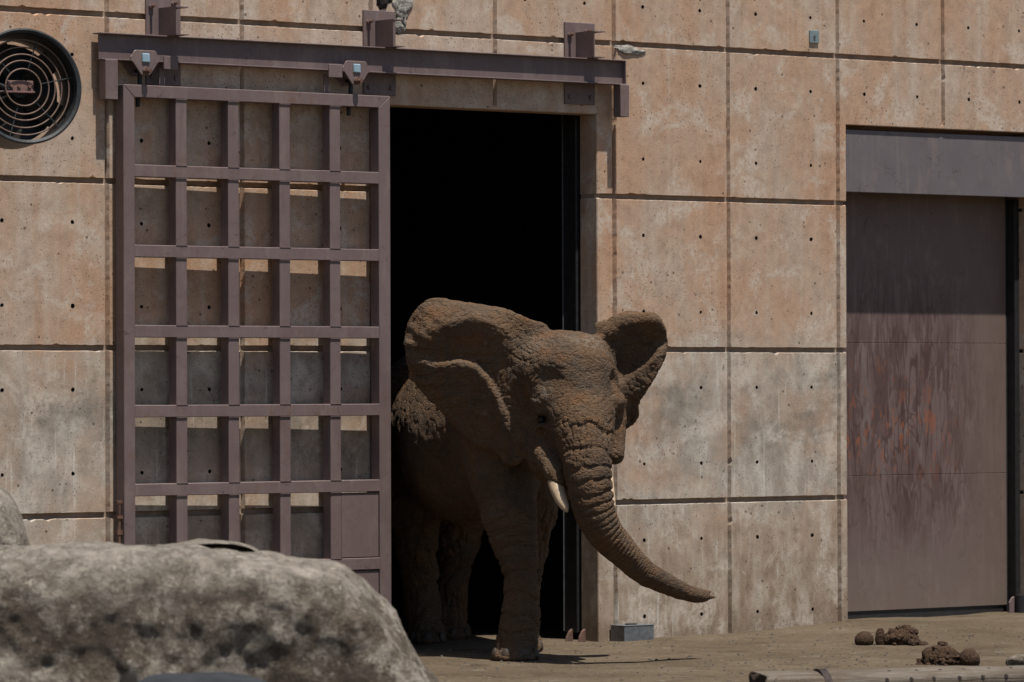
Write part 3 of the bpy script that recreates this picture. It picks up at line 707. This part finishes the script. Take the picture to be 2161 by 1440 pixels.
# legs
chain([(E(1050, 930, -.48), .30), (E(1064, 1010, -.30), .245), (E(1075, 1090, -.12), .195), (E(1084, 1140, -.07), .165), (E(1095, 1182, -.04), .135), (E(1101, 1250, -.02), .122), (E(1098, 1300, -.01), .131), (E(1092, 1340, 0), .140), (E(1089, 1378, .01), .160)], .05)
ell(E(1089, 1386, .04), (.178, .19, .085), .05)
chain([(E(1120, 960, -.75), .26), (E(1119, 1080, -.8), .195), (E(1112, 1160, -.85), .155), (E(1105, 1220, -.9), .13), (E(1103, 1300, -.95), .125), (E(1100, 1362, -1.0), .150)], .05)
ell(E(1100, 1366, -.97), (.158, .175, .08), .04)
chain([(E(880, 950, -2.3), .34), (E(872, 1060, -2.2), .24), (E(878, 1143, -2.25), .165), (E(885, 1206, -2.35), .140), (E(890, 1277, -2.35), .138), (E(899, 1345, -2.28), .158)], .06)
ell(E(899, 1350, -2.25), (.165, .19, .08), .04)
chain([(E(975, 950, -2.7), .34), (E(970, 1060, -2.7), .25), (E(962, 1143, -2.8), .185), (E(953, 1206, -2.95), .142), (E(949, 1262, -3.0), .130), (E(951, 1332, -2.95), .155)], .06)
ell(E(951, 1338, -2.93), (.16, .18, .08), .04)
# head
ell(E(1192, 805, .08), (.385, .40, .335), .10)
ell(E(1196, 778, .24), (.33, .30, .262), .10)
chain([(E(1205, 812, .28), .30), (E(1225, 890, .42), .235), (E(1236, 945, .56), .168)], .08)
cone(E(1128, 870, .12), E(1150, 965, .26), .17, .13, .1)
cone(E(1152, 962, .40), E(1172, 1000, .53), .095, .078, .06); cone(E(1172, 1000, .53), E(1180, 1018, .585), .070, .048, .03)          # tusk sheath
cone(E(1285, 880, .12), E(1297, 960, .30), .13, .075, .07)
cone(E(1160, 985, .12), E(1200, 1035, .36), .13, .075, .08)           # lower jaw
ell(E(1150, 848, .40), (.105, .085, .058), .05)                        # brow
ell(E(1296, 848, .26), (.085, .11, .075), .09)
ell(E(1172, 722, .18), (.10, .10, .06), .08); ell(E(1245, 726, .18), (.09, .1, .05), .08)
ell(E(1144, 797, .60), (.11, .10, .07), .10, True)                  # temple hollow
ell(E(1143, 884, .47), (.08, .075, .045), .05, True); ell(E(1140, 871, .415), (.07, .05, .018), .025); ell(E(1145, 899, .405), (.055, .05, .016), .025)                   # eye socket
ell(E(1302, 800, .34), (.05, .06, .05), .05, True)
ell(E(1183, 905, .57), (.045, .06, .06), .06, True)
# trunk
TR = [((1222, 880, .44), .20), ((1236, 945, .59), .168), ((1240, 985, .65), .160), ((1247, 1040, .67), .147), ((1257, 1085, .66), .134), ((1281, 1130, .62), .118), ((1316, 1166, .55), .100), ((1358, 1207, .45), .083), ((1404, 1231, .35), .068), ((1438, 1247, .27), .054), ((1468, 1256, .2), .043), ((1487, 1257, .17), .035)]
TP = np.array([E(*p) for p, _ in TR]); TRr = np.array([r for _, r in TR])
tt = np.linspace(0, len(TP)-1, 60)                       # smooth the polyline
def crom(A, t):
    A = np.asarray(A, float); i = np.clip(np.floor(t).astype(int), 0, len(A)-2); f = (t-i); f = f[:, None] if A.ndim > 1 else f
    p = lambda k: A[np.clip(i+k, 0, len(A)-1)]
    return .5*(2*p(0)+(p(1)-p(-1))*f+(2*p(-1)-5*p(0)+4*p(1)-p(2))*f*f+(3*p(0)-p(-1)-3*p(1)+p(2))*f**3)
TC = crom(TP, tt); TCr = crom(TRr, tt)
for k in range(len(TC)-1): cone(TC[k], TC[k+1], TCr[k], TCr[k+1], .03 if k > 4 else .06)
cone(E(1480, 1252, .17), E(1500, 1249.5, .17), .024, .012, .012); cone(E(1482, 1262, .17), E(1510, 1260, .17), .024, .011, .012)
ell(E(1497, 1254, .17), (.022, .02, .006), .01, True)
# ears: thick curved sheets
def ear(outline, tfun, th, attach_k=.07):
    s, (x, y, z) = block(*(lambda P: (P.min(0)-.1, P.max(0)+.1))(np.array([E(px, py, tq) for px, py in outline for tq in (-.5, .45)])))
    px = 1090+x[:, 0, :]*289.35; py = 1390.4-z[0, :, :]*289.35+0*px; px = px+0*py
    d2 = poly_sdf(px, py, smooth_poly(outline, 2))/289.35
    tf = tfun(px, py)
    for _ in range(1):
        q = np.pad(tf, 1, mode='edge'); tf = (q[1:-1, 1:-1]*2+q[:-2, 1:-1]+q[2:, 1:-1]+q[1:-1, :-2]+q[1:-1, 2:])/6
    gx, gz = np.gradient(tf, EH); nrm = np.sqrt(1+np.minimum(gx**2+gz**2, 6))
    thk = th+.010*np.clip(1+d2/.25, 0, 1)*0+.035*np.clip((px-1035)/60, 0, 1)*(px < 1200)
    a = (d2+.014)[:, None, :]; b = np.abs(-y-tf[:, None, :])/nrm[:, None, :]-(thk-.012)[:, None, :] if np.ndim(thk) else 0
    d = np.minimum(np.maximum(a, b), 0)+np.sqrt(np.maximum(a, 0)**2+np.maximum(b, 0)**2)-.013
    add(s, d.astype(np.float32), attach_k)
OL = [(1160, 690), (1150, 683), (1132, 680), (1105, 668), (1065, 650), (1010, 640), (960, 633), (925, 626), (900, 631), (878, 652), (861, 680), (854, 710), (854, 745), (858, 775), (866, 800), (890, 830), (912, 850), (935, 874), (962, 905), (1000, 938), (1030, 953), (1056, 962), (1060, 976), (1075, 986), (1096, 985), (1106, 968), (1110, 945), (1125, 900), (1135, 850), (1130, 800), (1125, 750), (1140, 715)]
def t_left(x, y):
    rim = np.interp(x, [850, 862, 880, 900, 925, 960, 1010, 1065, 1105, 1132, 1165], [720, 680, 652, 633, 627, 633, 640, 650, 668, 681, 690])
    gy = np.interp(x, [850, 905, 940, 975, 1005, 1030, 1050, 1065, 1090], [772, 776, 770, 766, 775, 802, 838, 872, 930])
    bot = np.interp(x, [850, 880, 935, 1000, 1060, 1100], [800, 825, 875, 938, 975, 985])
    s = (y-rim)/np.maximum(gy-rim, 20); s2 = np.clip((y-gy)/np.maximum(bot-gy, 25), -1, 1.5)
    up = np.interp(s, [-.3, 0, .08, .18, .35, .78, .93, 1.02], [0]*8)
    s0 = np.interp(x, [855, 900, 960, 1000, 1060, 1110, 1140], [.50, .50, .40, .26, .22, .32, .5])
    up = np.where(s < s0, .012-.135*((s0-s)/s0)**1.3, .012-.095*np.clip((s-s0)/(.88-s0), 0, 1)**.8) if True else up
    up = np.where(s > .88, -.083+.078*np.clip((s-.92)/.08, 0, 1), up)
    dn = np.interp(s2, [0, .03, .12, 1, 1.4], [-.005, -.004, -.03, -.23, -.27])
    amp = np.interp(x, [850, 890, 925, 960, 1040, 1075, 1110], [.25, .5, .8, 1, 1, .55, .15])
    base = np.interp(x, [850, 900, 1000, 1090, 1130, 1165], [.06, .14, .20, .20, .18, .18])
    rg = np.interp(x, [862, 890, 915, 945], [.08, .25, .7, 1])
    up = np.where(s > s0, up*rg+.012*(1-rg)-.05*(1-rg)*np.clip(s-s0, 0, 1), up); dn = dn*np.interp(rg, [0, 1], [.75, 1])-.03*(1-rg)
    out = base+amp*np.where(s < 1.0, up, dn)
    P = np.stack([(x-1080)/np.hypot(x-1080, (y-800)*1.0).clip(1)*2, (y-800)/np.hypot(x-1080, y-800).clip(1)*2, np.hypot(x-1080, y-800)/150], -1)
    edge = np.interp(x, [850, 870, 930, 960], [1, 1, .55, 0])*np.interp(y, [640, 690, 830, 860], [.3, 1, 1, .4])
    return out+.030*edge*vnoise(P*np.array([4.5, 4.5, 1.2]), 2.6, 3)+.010*vnoise(np.stack([x, y, 0*x], -1), 1/45., 8)
ear(OL, t_left, np.float64(.0165)+np.zeros(1))
OR = [(1250, 683), (1262, 680), (1290, 670), (1318, 657), (1340, 655), (1360, 661), (1378, 657), (1396, 668), (1408, 692), (1414, 720), (1412, 747), (1404, 768), (1392, 788), (1374, 820), (1356, 845), (1351, 862), (1351, 884), (1340, 900), (1322, 911), (1314, 926), (1300, 930), (1285, 880), (1290, 820), (1288, 770), (1272, 720), (1258, 700)]
def t_right(x, y):
    rim = np.interp(x, [1250, 1290, 1320, 1340, 1380, 1396, 1408, 1414], [684, 670, 657, 655, 658, 668, 692, 720])
    gy = np.interp(x, [1300, 1330, 1350, 1375, 1400], [822, 800, 782, 765, 735])
    s = (y-rim)/np.maximum(gy-rim, 20); s2 = np.clip((y-gy)/110, -1, 1.5)
    up = np.interp(s, [-.3, 0, .10, .2, .38, .75, .95, 1.02], [-.11, -.06, -.01, .01, -.05, -.12, -.075, -.01])
    dn = np.interp(s2, [0, .1, .38, .55, 1.3], [-.01, .0, -.015, -.06, -.10])
    amp = np.interp(x, [1250, 1285, 1310, 1385, 1414], [.25, .6, 1, 1, .6])
    base = np.interp(x, [1250, 1290, 1330, 1380, 1395, 1414], [.12, .06, .05, .11, .10, .02])
    return base+amp*np.where(s < 1.0, up, dn)+.012*vnoise(np.stack([x, y, 0*x], -1), 1/28., 5)
ear(OR, t_right, np.float64(.0165)+np.zeros(1))
F = np.maximum(F, (-.012-ez)[None, None, :].astype(np.float32))
EV, EQ = surface_nets(F, elo, EH); del F
# light smoothing, then skin relief
def laplace(V, Q, n=1, f=.5):
    e = np.concatenate([Q[:, [0, 1]], Q[:, [1, 2]], Q[:, [2, 3]], Q[:, [3, 0]]])
    for _ in range(n):
        A = np.zeros_like(V); c = np.zeros(len(V)); np.add.at(A, e[:, 0], V[e[:, 1]]); np.add.at(c, e[:, 0], 1)
        V = V+f*(A/np.maximum(c, 1)[:, None]-V)
    return V
EV = laplace(EV, EQ, 2, .5)
def subdivide(V, Q):
    e = np.sort(np.concatenate([Q[:, [0, 1]], Q[:, [1, 2]], Q[:, [2, 3]], Q[:, [3, 0]]]), 1)
    key = e[:, 0].astype(np.int64)*len(V)+e[:, 1]; u, inv = np.unique(key, return_inverse=True); inv = inv.reshape(4, -1)
    mid = (V[u//len(V)]+V[u % len(V)])*.5; fc = V[Q].mean(1); n = len(V); m = n+len(mid)
    c = m+np.arange(len(Q)); a, b, d, f = [n+inv[k] for k in range(4)]
    Q2 = np.concatenate([np.stack([Q[:, 0], a, c, f], 1), np.stack([Q[:, 1], b, c, a], 1), np.stack([Q[:, 2], d, c, b], 1), np.stack([Q[:, 3], f, c, d], 1)])
    return np.concatenate([V, mid, fc]), Q2
EV, EQ = subdivide(EV, EQ); EV = laplace(EV, EQ, 2, .5)
N = vnormals(EV, EQ)
TCd = np.concatenate([[0], np.cumsum(np.linalg.norm(np.diff(TC, axis=0), axis=1))])
disp = np.zeros(len(EV))
# parameter along the trunk
cand = np.where((EV[:, 1] < .1) & (EV[:, 2] < E(1240, 885, .5)[2]) & (EV[:, 0] > E(1170, 900, .5)[0]))[0]
D2 = np.full(len(cand), 1e9); s_ = np.zeros(len(cand)); rad = np.zeros(len(cand)); cen = np.zeros((len(cand), 3))
for k in range(len(TC)-1):
    e = TC[k+1]-TC[k]; w_ = EV[cand]-TC[k]; t_ = np.clip((w_@e)/(e@e), 0, 1); q = TC[k]+e*t_[:, None]
    d2 = np.linalg.norm(EV[cand]-q, axis=1); m = d2 < D2; D2[m] = d2[m]; s_[m] = (TCd[k]+t_*(TCd[k+1]-TCd[k]))[m]; rad[m] = (TCr[k]+t_*(TCr[k+1]-TCr[k]))[m]; cen[m] = q[m]
on = (D2 < rad*1.25) & (s_ > .06)
c_ = cand[on]; s_ = s_[on]; rad = rad[on]; dirv = (EV[c_]-cen[on]); dirv /= np.linalg.norm(dirv, axis=1, keepdims=True)
front = np.clip(-dirv[:, 1]*.6+dirv[:, 0]*.45+dirv[:, 2]*.55+.35, 0, 1)
ph = np.interp(s_, [.0, .08, .2, .34, .46, .55, .62, .68, .74, .79, 1.0, 1.2, 1.4, 1.9], [0, .5, 1.5, 2.5, 3.5, 4.5, 5.5, 6.5, 7.5, 8.5, 13.5, 19.5, 27, 47])
ph = ph+.34*vnoise(EV[c_], 6, 77)+.16*vnoise(EV[c_], 17, 78)
fr = ph-np.floor(ph); groove = np.exp(-((fr-.5)/np.interp(s_, [0, .5, 1.0], [.085, .13, .17]))**2)
amp = np.interp(s_, [.03, .1, .45, .75, 1.0, 1.25, 1.5], [.012, .017, .016, .014, .010, .005, .001])*(1+.55*vnoise(EV[c_], 8, 90))
disp[c_] -= amp*front*groove
disp[c_] += .12*amp*front*((fr+.5) % 1)
# vertical cracks between the upper creases
upz = np.clip((.50-s_)/.12, 0, 1); ang = np.arctan2(dirv[:, 0], -dirv[:, 1]); row = np.floor(ph)
vc = np.abs(((ang*3.2+row*.37+.2*vnoise(EV[c_], 9, 5)) % 1)-.5)
disp[c_] -= .013*upz*front*np.exp(-((vc)/.085)**2)
# general wrinkles: long folds on the body and legs, stronger crinkles near the ear roots
P = EV.copy(); wr = vnoise(P*np.array([9, 9, 3.0])+.8*np.stack([vnoise(P, 3, 1), vnoise(P, 3, 2), vnoise(P, 3, 4)], 1), 1.6, 21)
headz = (EV[:, 2] > E(1190, 1000, .2)[2])
depth_body = np.clip((EV[:, 1]-.25)/.3, 0, 1)
rough = np.clip(depth_body*np.clip((EV[:, 2]-1.25)/.3, 0, 1)*1.0, 0, 1)
disp += -.012*depth_body*(1-rough)*np.exp(-(wr/.16)**2)
leg = (EV[:, 2] < 1.05) & (EV[:, 0] < .35)
wl = vnoise(P*np.array([3.5, 3.5, 16.])+1.0*np.stack([0*P[:, 0], 0*P[:, 0], 2.4*vnoise(P, 4, 12)], 1), 1.0, 33)
disp -= .014*leg*np.exp(-(wl/.12)**2)
wf = vnoise(P*np.array([7., 7., 13.])+1.3*np.stack([vnoise(P, 5, 81), vnoise(P, 5, 82), vnoise(P, 5, 83)], 1), 1.7, 84)
wg = vnoise(P*np.array([15., 10., 8.])+1.0*np.stack([vnoise(P, 6, 85), vnoise(P, 6, 86), vnoise(P, 6, 87)], 1), 1.6, 88)
facew = np.clip((.15-EV[:, 1])/.1, 0, 1)*(EV[:, 2] > 1.05)
disp -= facew*(.006*np.exp(-(wf/.10)**2)+.004*np.exp(-(wg/.09)**2))
temple = np.exp(-(((EV[:, 0]-E(1105, 760, .2)[0])/.10)**2+((EV[:, 2]-E(1105, 770, .2)[2])/.22)**2))*(EV[:, 1] < 0)
wt = vnoise(P@np.array([[14., 0, 5], [3, 6, 0], [16, 0, 9]]), 1.0, 41)
disp -= .012*temple*np.exp(-(wt/.16)**2)
disp += .004*fbm(P, 11, 3, 9)+.002*vnoise(P, 32, 3)
pe, qe = EV[:, 0]-E(1080, 800, .15)[0], EV[:, 2]-E(1080, 800, .15)[2]; re_ = np.hypot(pe, qe); ae = np.arctan2(qe, -pe)
em = np.clip((re_-.52)/.10, 0, 1)*np.clip((.42-np.abs(ae-.05))/.25, 0, 1)*(pe < 0)*(np.abs(EV[:, 1]+.12) < .28)
fold = vnoise(np.stack([ae*26+2.2*vnoise(P, 7, 66), re_*5, 0*ae], 1), 1.0, 67)
disp += em*(.010*fold-.012*np.exp(-(fold/.22)**2))
rough = np.clip(depth_body*np.clip((EV[:, 2]-1.25)/.3, 0, 1)*1.0, 0, 1)
vn = vnoise(P, 17, 50); disp += rough*(.004*vn-.006*np.exp(-(vnoise(P, 13, 51)/.10)**2))
EV = EV+N*disp[:, None]
me = np_mesh('elephant', EV, EQ)
at = me.attributes.new('rough_skin', 'FLOAT', 'POINT')
rs = np.clip(.45*rough+.25+.5*temple, 0, 1); 
earm = (np.abs(EV[:, 1]+.1) < .35) & (EV[:, 2] > 1.35) & ((EV[:, 0] < -.06) | (EV[:, 0] > .74))
facem = (EV[:, 1] < -.15) & (EV[:, 2] > 1.2); rs = np.where(facem, rs*.7, rs); rs = np.where(earm, rs*.15, rs); bq = EV-E(1152, 838, .44); cq = EV-E(1120, 730, .3); dq = EV-E(1240, 722, .3)
pale = np.exp(-((bq/.085)**2).sum(1))+.6*np.exp(-((cq/.10)**2).sum(1))+.7*np.exp(-((dq/np.array([.16, .2, .05]))**2).sum(1)); at2 = me.attributes.new('sunlit_pale', 'FLOAT', 'POINT'); at2.data.foreach_set('value', np.clip(pale, 0, 1).astype(np.float32)); at.data.foreach_set('value', rs.astype(np.float32))
el = link('elephant', me, M['skin'])
Rv, Dv = Vector(RH), Vector(DH)
EM = Matrix(((Rv.x, Dv.x, 0, EO[0]), (Rv.y, Dv.y, 0, EO[1]), (0, 0, 1, 0), (0, 0, 0, 1))); el.matrix_world = EM
tag(el, 'dusty brown elephant with spread ears and swung-out trunk walking out of the doorway', 'elephant')
def tusk(name, pts, rads):
    P = crom(np.array([E(*p) for p in pts]), np.linspace(0, len(pts)-1, 14)); R = crom(np.array(rads), np.linspace(0, len(pts)-1, 14))
    bm = bmesh.new(); rings = []
    for k in range(14):
        d = Vector(P[min(k+1, 13)]-P[max(k-1, 0)]).normalized(); q = d.to_track_quat('Z', 'Y')
        rings.append([bm.verts.new(Vector(P[k])+q @ Vector((R[k]*math.cos(a*math.pi/7), R[k]*math.sin(a*math.pi/7), 0))) for a in range(14)])
    for k in range(13):
        for a in range(14): bm.faces.new((rings[k][a], rings[k][(a+1) % 14], rings[k+1][(a+1) % 14], rings[k+1][a]))
    bm.faces.new(rings[-1]); bm.faces.new(rings[0][::-1])
    return obj_bm(name, bm, M['ivory'], el, smooth=True)
tusk('tusk', [(1168, 1000, .50), (1172, 1021, .56), (1180, 1045, .62), (1191, 1068, .68), (1197, 1080, .71)], [.050, .053, .048, .034, .010])
tusk('tusk', [(1283, 990, .32), (1286, 1020, .42), (1290, 1045, .48), (1294, 1066, .53), (1297, 1081, .56)], [.034, .032, .027, .018, .006])
bm = bmesh.new(); bmesh.ops.create_uvsphere(bm, u_segments=16, v_segments=10, radius=.034); bmesh.ops.translate(bm, verts=bm.verts, vec=E(1144, 886, .385)); obj_bm('eye', bm, M['eye'], el, smooth=True)
def nails(cx, cy, t, r, n, a0, a1):
    c = E(cx, cy, t); c[2] = .045
    for k in range(n):
        a = math.radians(a0+(a1-a0)*k/(n-1)); d = Vector((math.sin(a), -math.cos(a), 0))
        bm = bmesh.new(); bmesh.ops.create_icosphere(bm, subdivisions=3, radius=1)
        for v in bm.verts: v.co = Vector((v.co.x*.034, v.co.y*.016, v.co.z*.042))
        o = obj_bm('toenail', bm, M['nail'], el, smooth=True); o.location = Vector(c)+d*r; o.rotation_euler = (-.25, 0, a)
nails(1089, 1384, .03, .170, 4, -70, 62); nails(1100, 1366, -.98, .150, 4, -60, 80); nails(899, 1350, -2.25, .158, 3, -45, 55); nails(951, 1338, -2.93, .150, 3, -40, 60)

# ------------------------------------------------------------------ log
LZ = 28.75
la = Vector(on_depth(1592, 1446, LZ)); lb = Vector(on_depth(2330, 1446, LZ+.85))
la.z = lb.z = .118; ldir = (lb-la).normalized(); lg = empty('log', la)
tag(lg, 'weathered grey timber log with drilled holes and a metal strap lying on the dirt', 'log')
lside = Vector((0, 0, 1)).cross(ldir).normalized()
lg.matrix_world = Matrix(((ldir.x, lside.x, 0, la.x), (ldir.y, lside.y, 0, la.y), (ldir.z, lside.z, 1, la.z), (0, 0, 0, 1)))
Llen = (lb-la).length
k = NT('weathered_timber'); p = k.obj(); gr = k.noise(k.map(p, (1.1, 14, 14)), 2.2, 6, .68, .5); g2 = k.noise(p, 6, 5, .65)
col = k.ramp(gr, [(.3, (0.058, 0.043, 0.031)), (.48, (0.115, 0.094, 0.073)), (.62, (0.158, 0.137, 0.113)), (.75, (0.198, 0.179, 0.155))])
col = k.mix(k.mr(g2, .5, .68, 0, .55), col, (0.083, 0.058, 0.036))
crk = k.mr(k.noise(k.map(p, (.5, 9, 9)), 2.6, 3, .5, .3), .49, .51, 1, 0)
M['wood'] = k.out(col, .9, k.math('ADD', gr, k.math('MULTIPLY', g2, .4)), .02, .9, spec=.15)
M['woodend'] = mat_plain('log_end_shaded', (.04, .027, .02), .95, 0, 18, .4, .01)  # end cut coloured near-black for the shade on that face
def rlog(x, an):
    d = np.array([[x*.8, math.cos(an), math.sin(an)]])
    return .132*(1+.06*float(fbm(d, 1.3, 3, 60)[0])+.02*float(vnoise(d*np.array([.3, 1, 1]), 7, 61)[0])-.02*math.cos(an*4))*.94/((abs(math.cos(an-.2))**3.4+abs(math.sin(an-.2))**3.4)**(1/3.4))
bm = bmesh.new(); n, m = 40, 60; rings = []
for a in range(m+1):
    x = Llen*a/m; ring = []
    for b in range(n):
        an = 2*math.pi*b/n; q = rlog(x, an)
        ring.append(bm.verts.new((x+(.035*math.sin(an)+.02*math.cos(3*an) if a == 0 else 0), q*math.cos(an), q*math.sin(an))))
    rings.append(ring)
for a in range(m):
    for b in range(n): bm.faces.new((rings[a][b], rings[a][(b+1) % n], rings[a+1][(b+1) % n], rings[a+1][b]))
f0 = bm.faces.new(rings[0][::-1]); f1 = bm.faces.new(rings[-1]); f0.material_index = f1.material_index = 1
o = obj_bm('trunk', bm, M['wood'], lg, smooth=True); o.data.materials.append(M['woodend'])
for q in range(11):
    for off, an, rr in ((.90, math.radians(102), .012), (.82, math.radians(150), .014)):
        xx = off+q*.165+random.uniform(-.012, .012)
        if xx < Llen-.05:
            dn = Vector((0, math.cos(an), math.sin(an))); q_ = rlog(xx, an)
            cyl('drilled_hole_shade', Vector((xx, 0, 0))+dn*(q_-.03), Vector((xx, 0, 0))+dn*(q_+.0006), rr, M['hole'], lg, n=10)  # solid dark plugs; their colour gives the holes' inner shade
bm = bmesh.new()
for b in range(n):
    an = 2*math.pi*b/n; an2 = 2*math.pi*(b+1)/n
    q = [bm.verts.new((x, r*math.cos(t), r*math.sin(t))) for x, t, r in ((.415, an, .142), (.415, an2, .142), (.465, an2, .142), (.465, an, .142))]; bm.faces.new(q)
bmesh.ops.remove_doubles(bm, verts=bm.verts, dist=1e-4)
e = bmesh.ops.extrude_face_region(bm, geom=bm.faces[:]); 
for v in [v for v in e['geom'] if isinstance(v, bmesh.types.BMVert)]: v.co.y *= .9; v.co.z *= .9
obj_bm('metal_strap', bm, M['darkrust'], lg)
o = torus('ring', .022, .006, 0, M['darkrust'], lg, 20, 6); o.location = (.10, -.118, .072); o.rotation_euler = (1.0, .2, 0)

# ------------------------------------------------------------------ dung, stone, litter
def lump(name, px, py, Z, r, seed, label, cat='dung', mat='dung', amp=.25, fq=9., par=None, flat=0.0, group=None, sub_=5):
    c = on_depth(px, py, Z); bm = bmesh.new(); bmesh.ops.create_icosphere(bm, subdivisions=sub_, radius=1)
    V = np.array([v.co[:] for v in bm.verts]); Q = V*np.array(r)
    n = fbm(Q+seed, fq, 4, seed, .6); rid = -np.abs(vnoise(Q+seed, fq*2.2, seed+3)); Q = Q*(1+amp*n+amp*.8*rid)[:, None]
    zmin = -r[2]*.62
    Q[:, 2] = np.where(Q[:, 2] < zmin, zmin+.1*(Q[:, 2]-zmin), Q[:, 2])
    for v, q in zip(bm.verts, Q): v.co = q
    gz = float(ground_h(np.array([c[0]]), np.array([c[1]]))[0])
    o = obj_bm(name, bm, M[mat], None, smooth=True); o.location = (c[0], c[1], gz-zmin-.008)
    if label: tag(o, label, cat, group)
    o.rotation_euler.z = -YAW
    return o
Z1, Z2 = 36.2, 33.75
def heap(name, px, py, Z, w, d, h, n, seed, label, clod=.03):
    rs_ = random.Random(seed); c = on_depth(px, py, Z); bm = bmesh.new()
    def clump(x, y, z, r, sd):
        res = bmesh.ops.create_icosphere(bm, subdivisions=3, radius=1)
        V = np.array([v.co[:] for v in res['verts']]); f = 1+.30*fbm(V*1.0+sd, 2.3, 3, sd)+.25*-np.abs(vnoise(V+sd, 4.5, sd+1))
        for v, q in zip(res['verts'], V*f[:, None]*np.array(r)): v.co = Vector((q[0]+x, q[1]+y, q[2]+z))
    clump(0, 0, h*.22, (w*.82, d*.8, h*.72), seed)
    for k_ in range(n):
        a = rs_.uniform(0, 2*math.pi); q = math.sqrt(rs_.random()); x, y = q*w*math.cos(a), q*d*math.sin(a)
        z = max(.006, h*(1-q**1.2)*rs_.uniform(.55, 1.0)); rr = clod*rs_.uniform(.5, 1.25)*(1.15-.55*q)
        clump(x, y, z, (rr*rs_.uniform(.8, 1.5), rr*rs_.uniform(.8, 1.3), rr*rs_.uniform(.6, 1.0)), seed+k_+5)
    gz = float(ground_h(np.array([c[0]]), np.array([c[1]]))[0])
    o = obj_bm(name, bm, M['dung'], None, smooth=True); o.location = (c[0], c[1], gz-.004); o.rotation_euler.z = -YAW
    return tag(o, label, 'dung')
lump('dung_block', 1824, 1352, Z1, (.075, .07, .072), 2, 'squat flat-topped dark dung lump at the left end of the pile near the steel door', amp=.06, fq=7)
lump('dung_chunk', 1858, 1350, Z1, (.042, .05, .085), 5, 'narrow upright dung chunk wedged between the squat lump and the mound', amp=.16, fq=10)
heap('dung_mound', 1904, 1352, Z1, .160, .12, .155, 70, 9, 'wide crumbling dung mound nearest the steel door sill', .045)
heap('dung_heap', 1990, 1397, Z2, .185, .14, .150, 130, 14, 'peaked fibrous brown dung heap between the mound and the log', .032)
lump('dung_ball', 2046, 1396, Z2-.1, (.074, .072, .078), 25, 'round dung ball resting beside the peaked fibrous heap', amp=.07, fq=12)
lump('stone', 2150, 1395, Z2-.2, (.11, .09, .062), 33, 'pale grey stone at the back of the log', 'stone', 'rock', .2, 7)
def scatter(name, mat, n, kind, label, cat, size):
    V = []; Fc = []
    for _ in range(n):
        Z = random.uniform(29.5, 38.5); px = random.uniform(820, 2300)
        c = CAM+ (ray(px, 1380)/(ray(px, 1380)@DH))*Z; x, y = c[0], c[1]
        if y > -.02: continue
        z = float(ground_h(np.array([x]), np.array([y]))[0]); a = random.uniform(0, math.pi*2); L = size*random.uniform(.5, 1.6); wd = (L*.12 if kind == 's' else L*random.uniform(.5, .9)); hh = wd*(.8 if kind == 's' else .7)
        ca, sa = math.cos(a), math.sin(a); b = len(V)
        for sx, sy, sz in ((-1, -1, 0), (1, -1, 0), (1, 1, 0), (-1, 1, 0), (-.7, -.5, 1), (.7, -.6, 1), (.6, .6, 1), (-.6, .5, 1)):
            lx, ly = sx*L*.5, sy*wd*.5; V.append((x+lx*ca-ly*sa, y+lx*sa+ly*ca, z-.003+sz*hh))
        for f in ((0, 1, 5, 4), (1, 2, 6, 5), (2, 3, 7, 6), (3, 0, 4, 7), (4, 5, 6, 7)): Fc.append(tuple(b+i for i in f))
    o = link(name, mesh_from(V, Fc, name), M[mat]); tag(o, label, cat, kind='stuff')
scatter('straw_litter', 'straw', 1100, 's', 'bits of straw scattered over the dirt', 'straw', .032)
scatter('gravel', 'pebble', 1500, 'p', 'small pebbles and crumbs scattered over the dirt', 'gravel', .016)
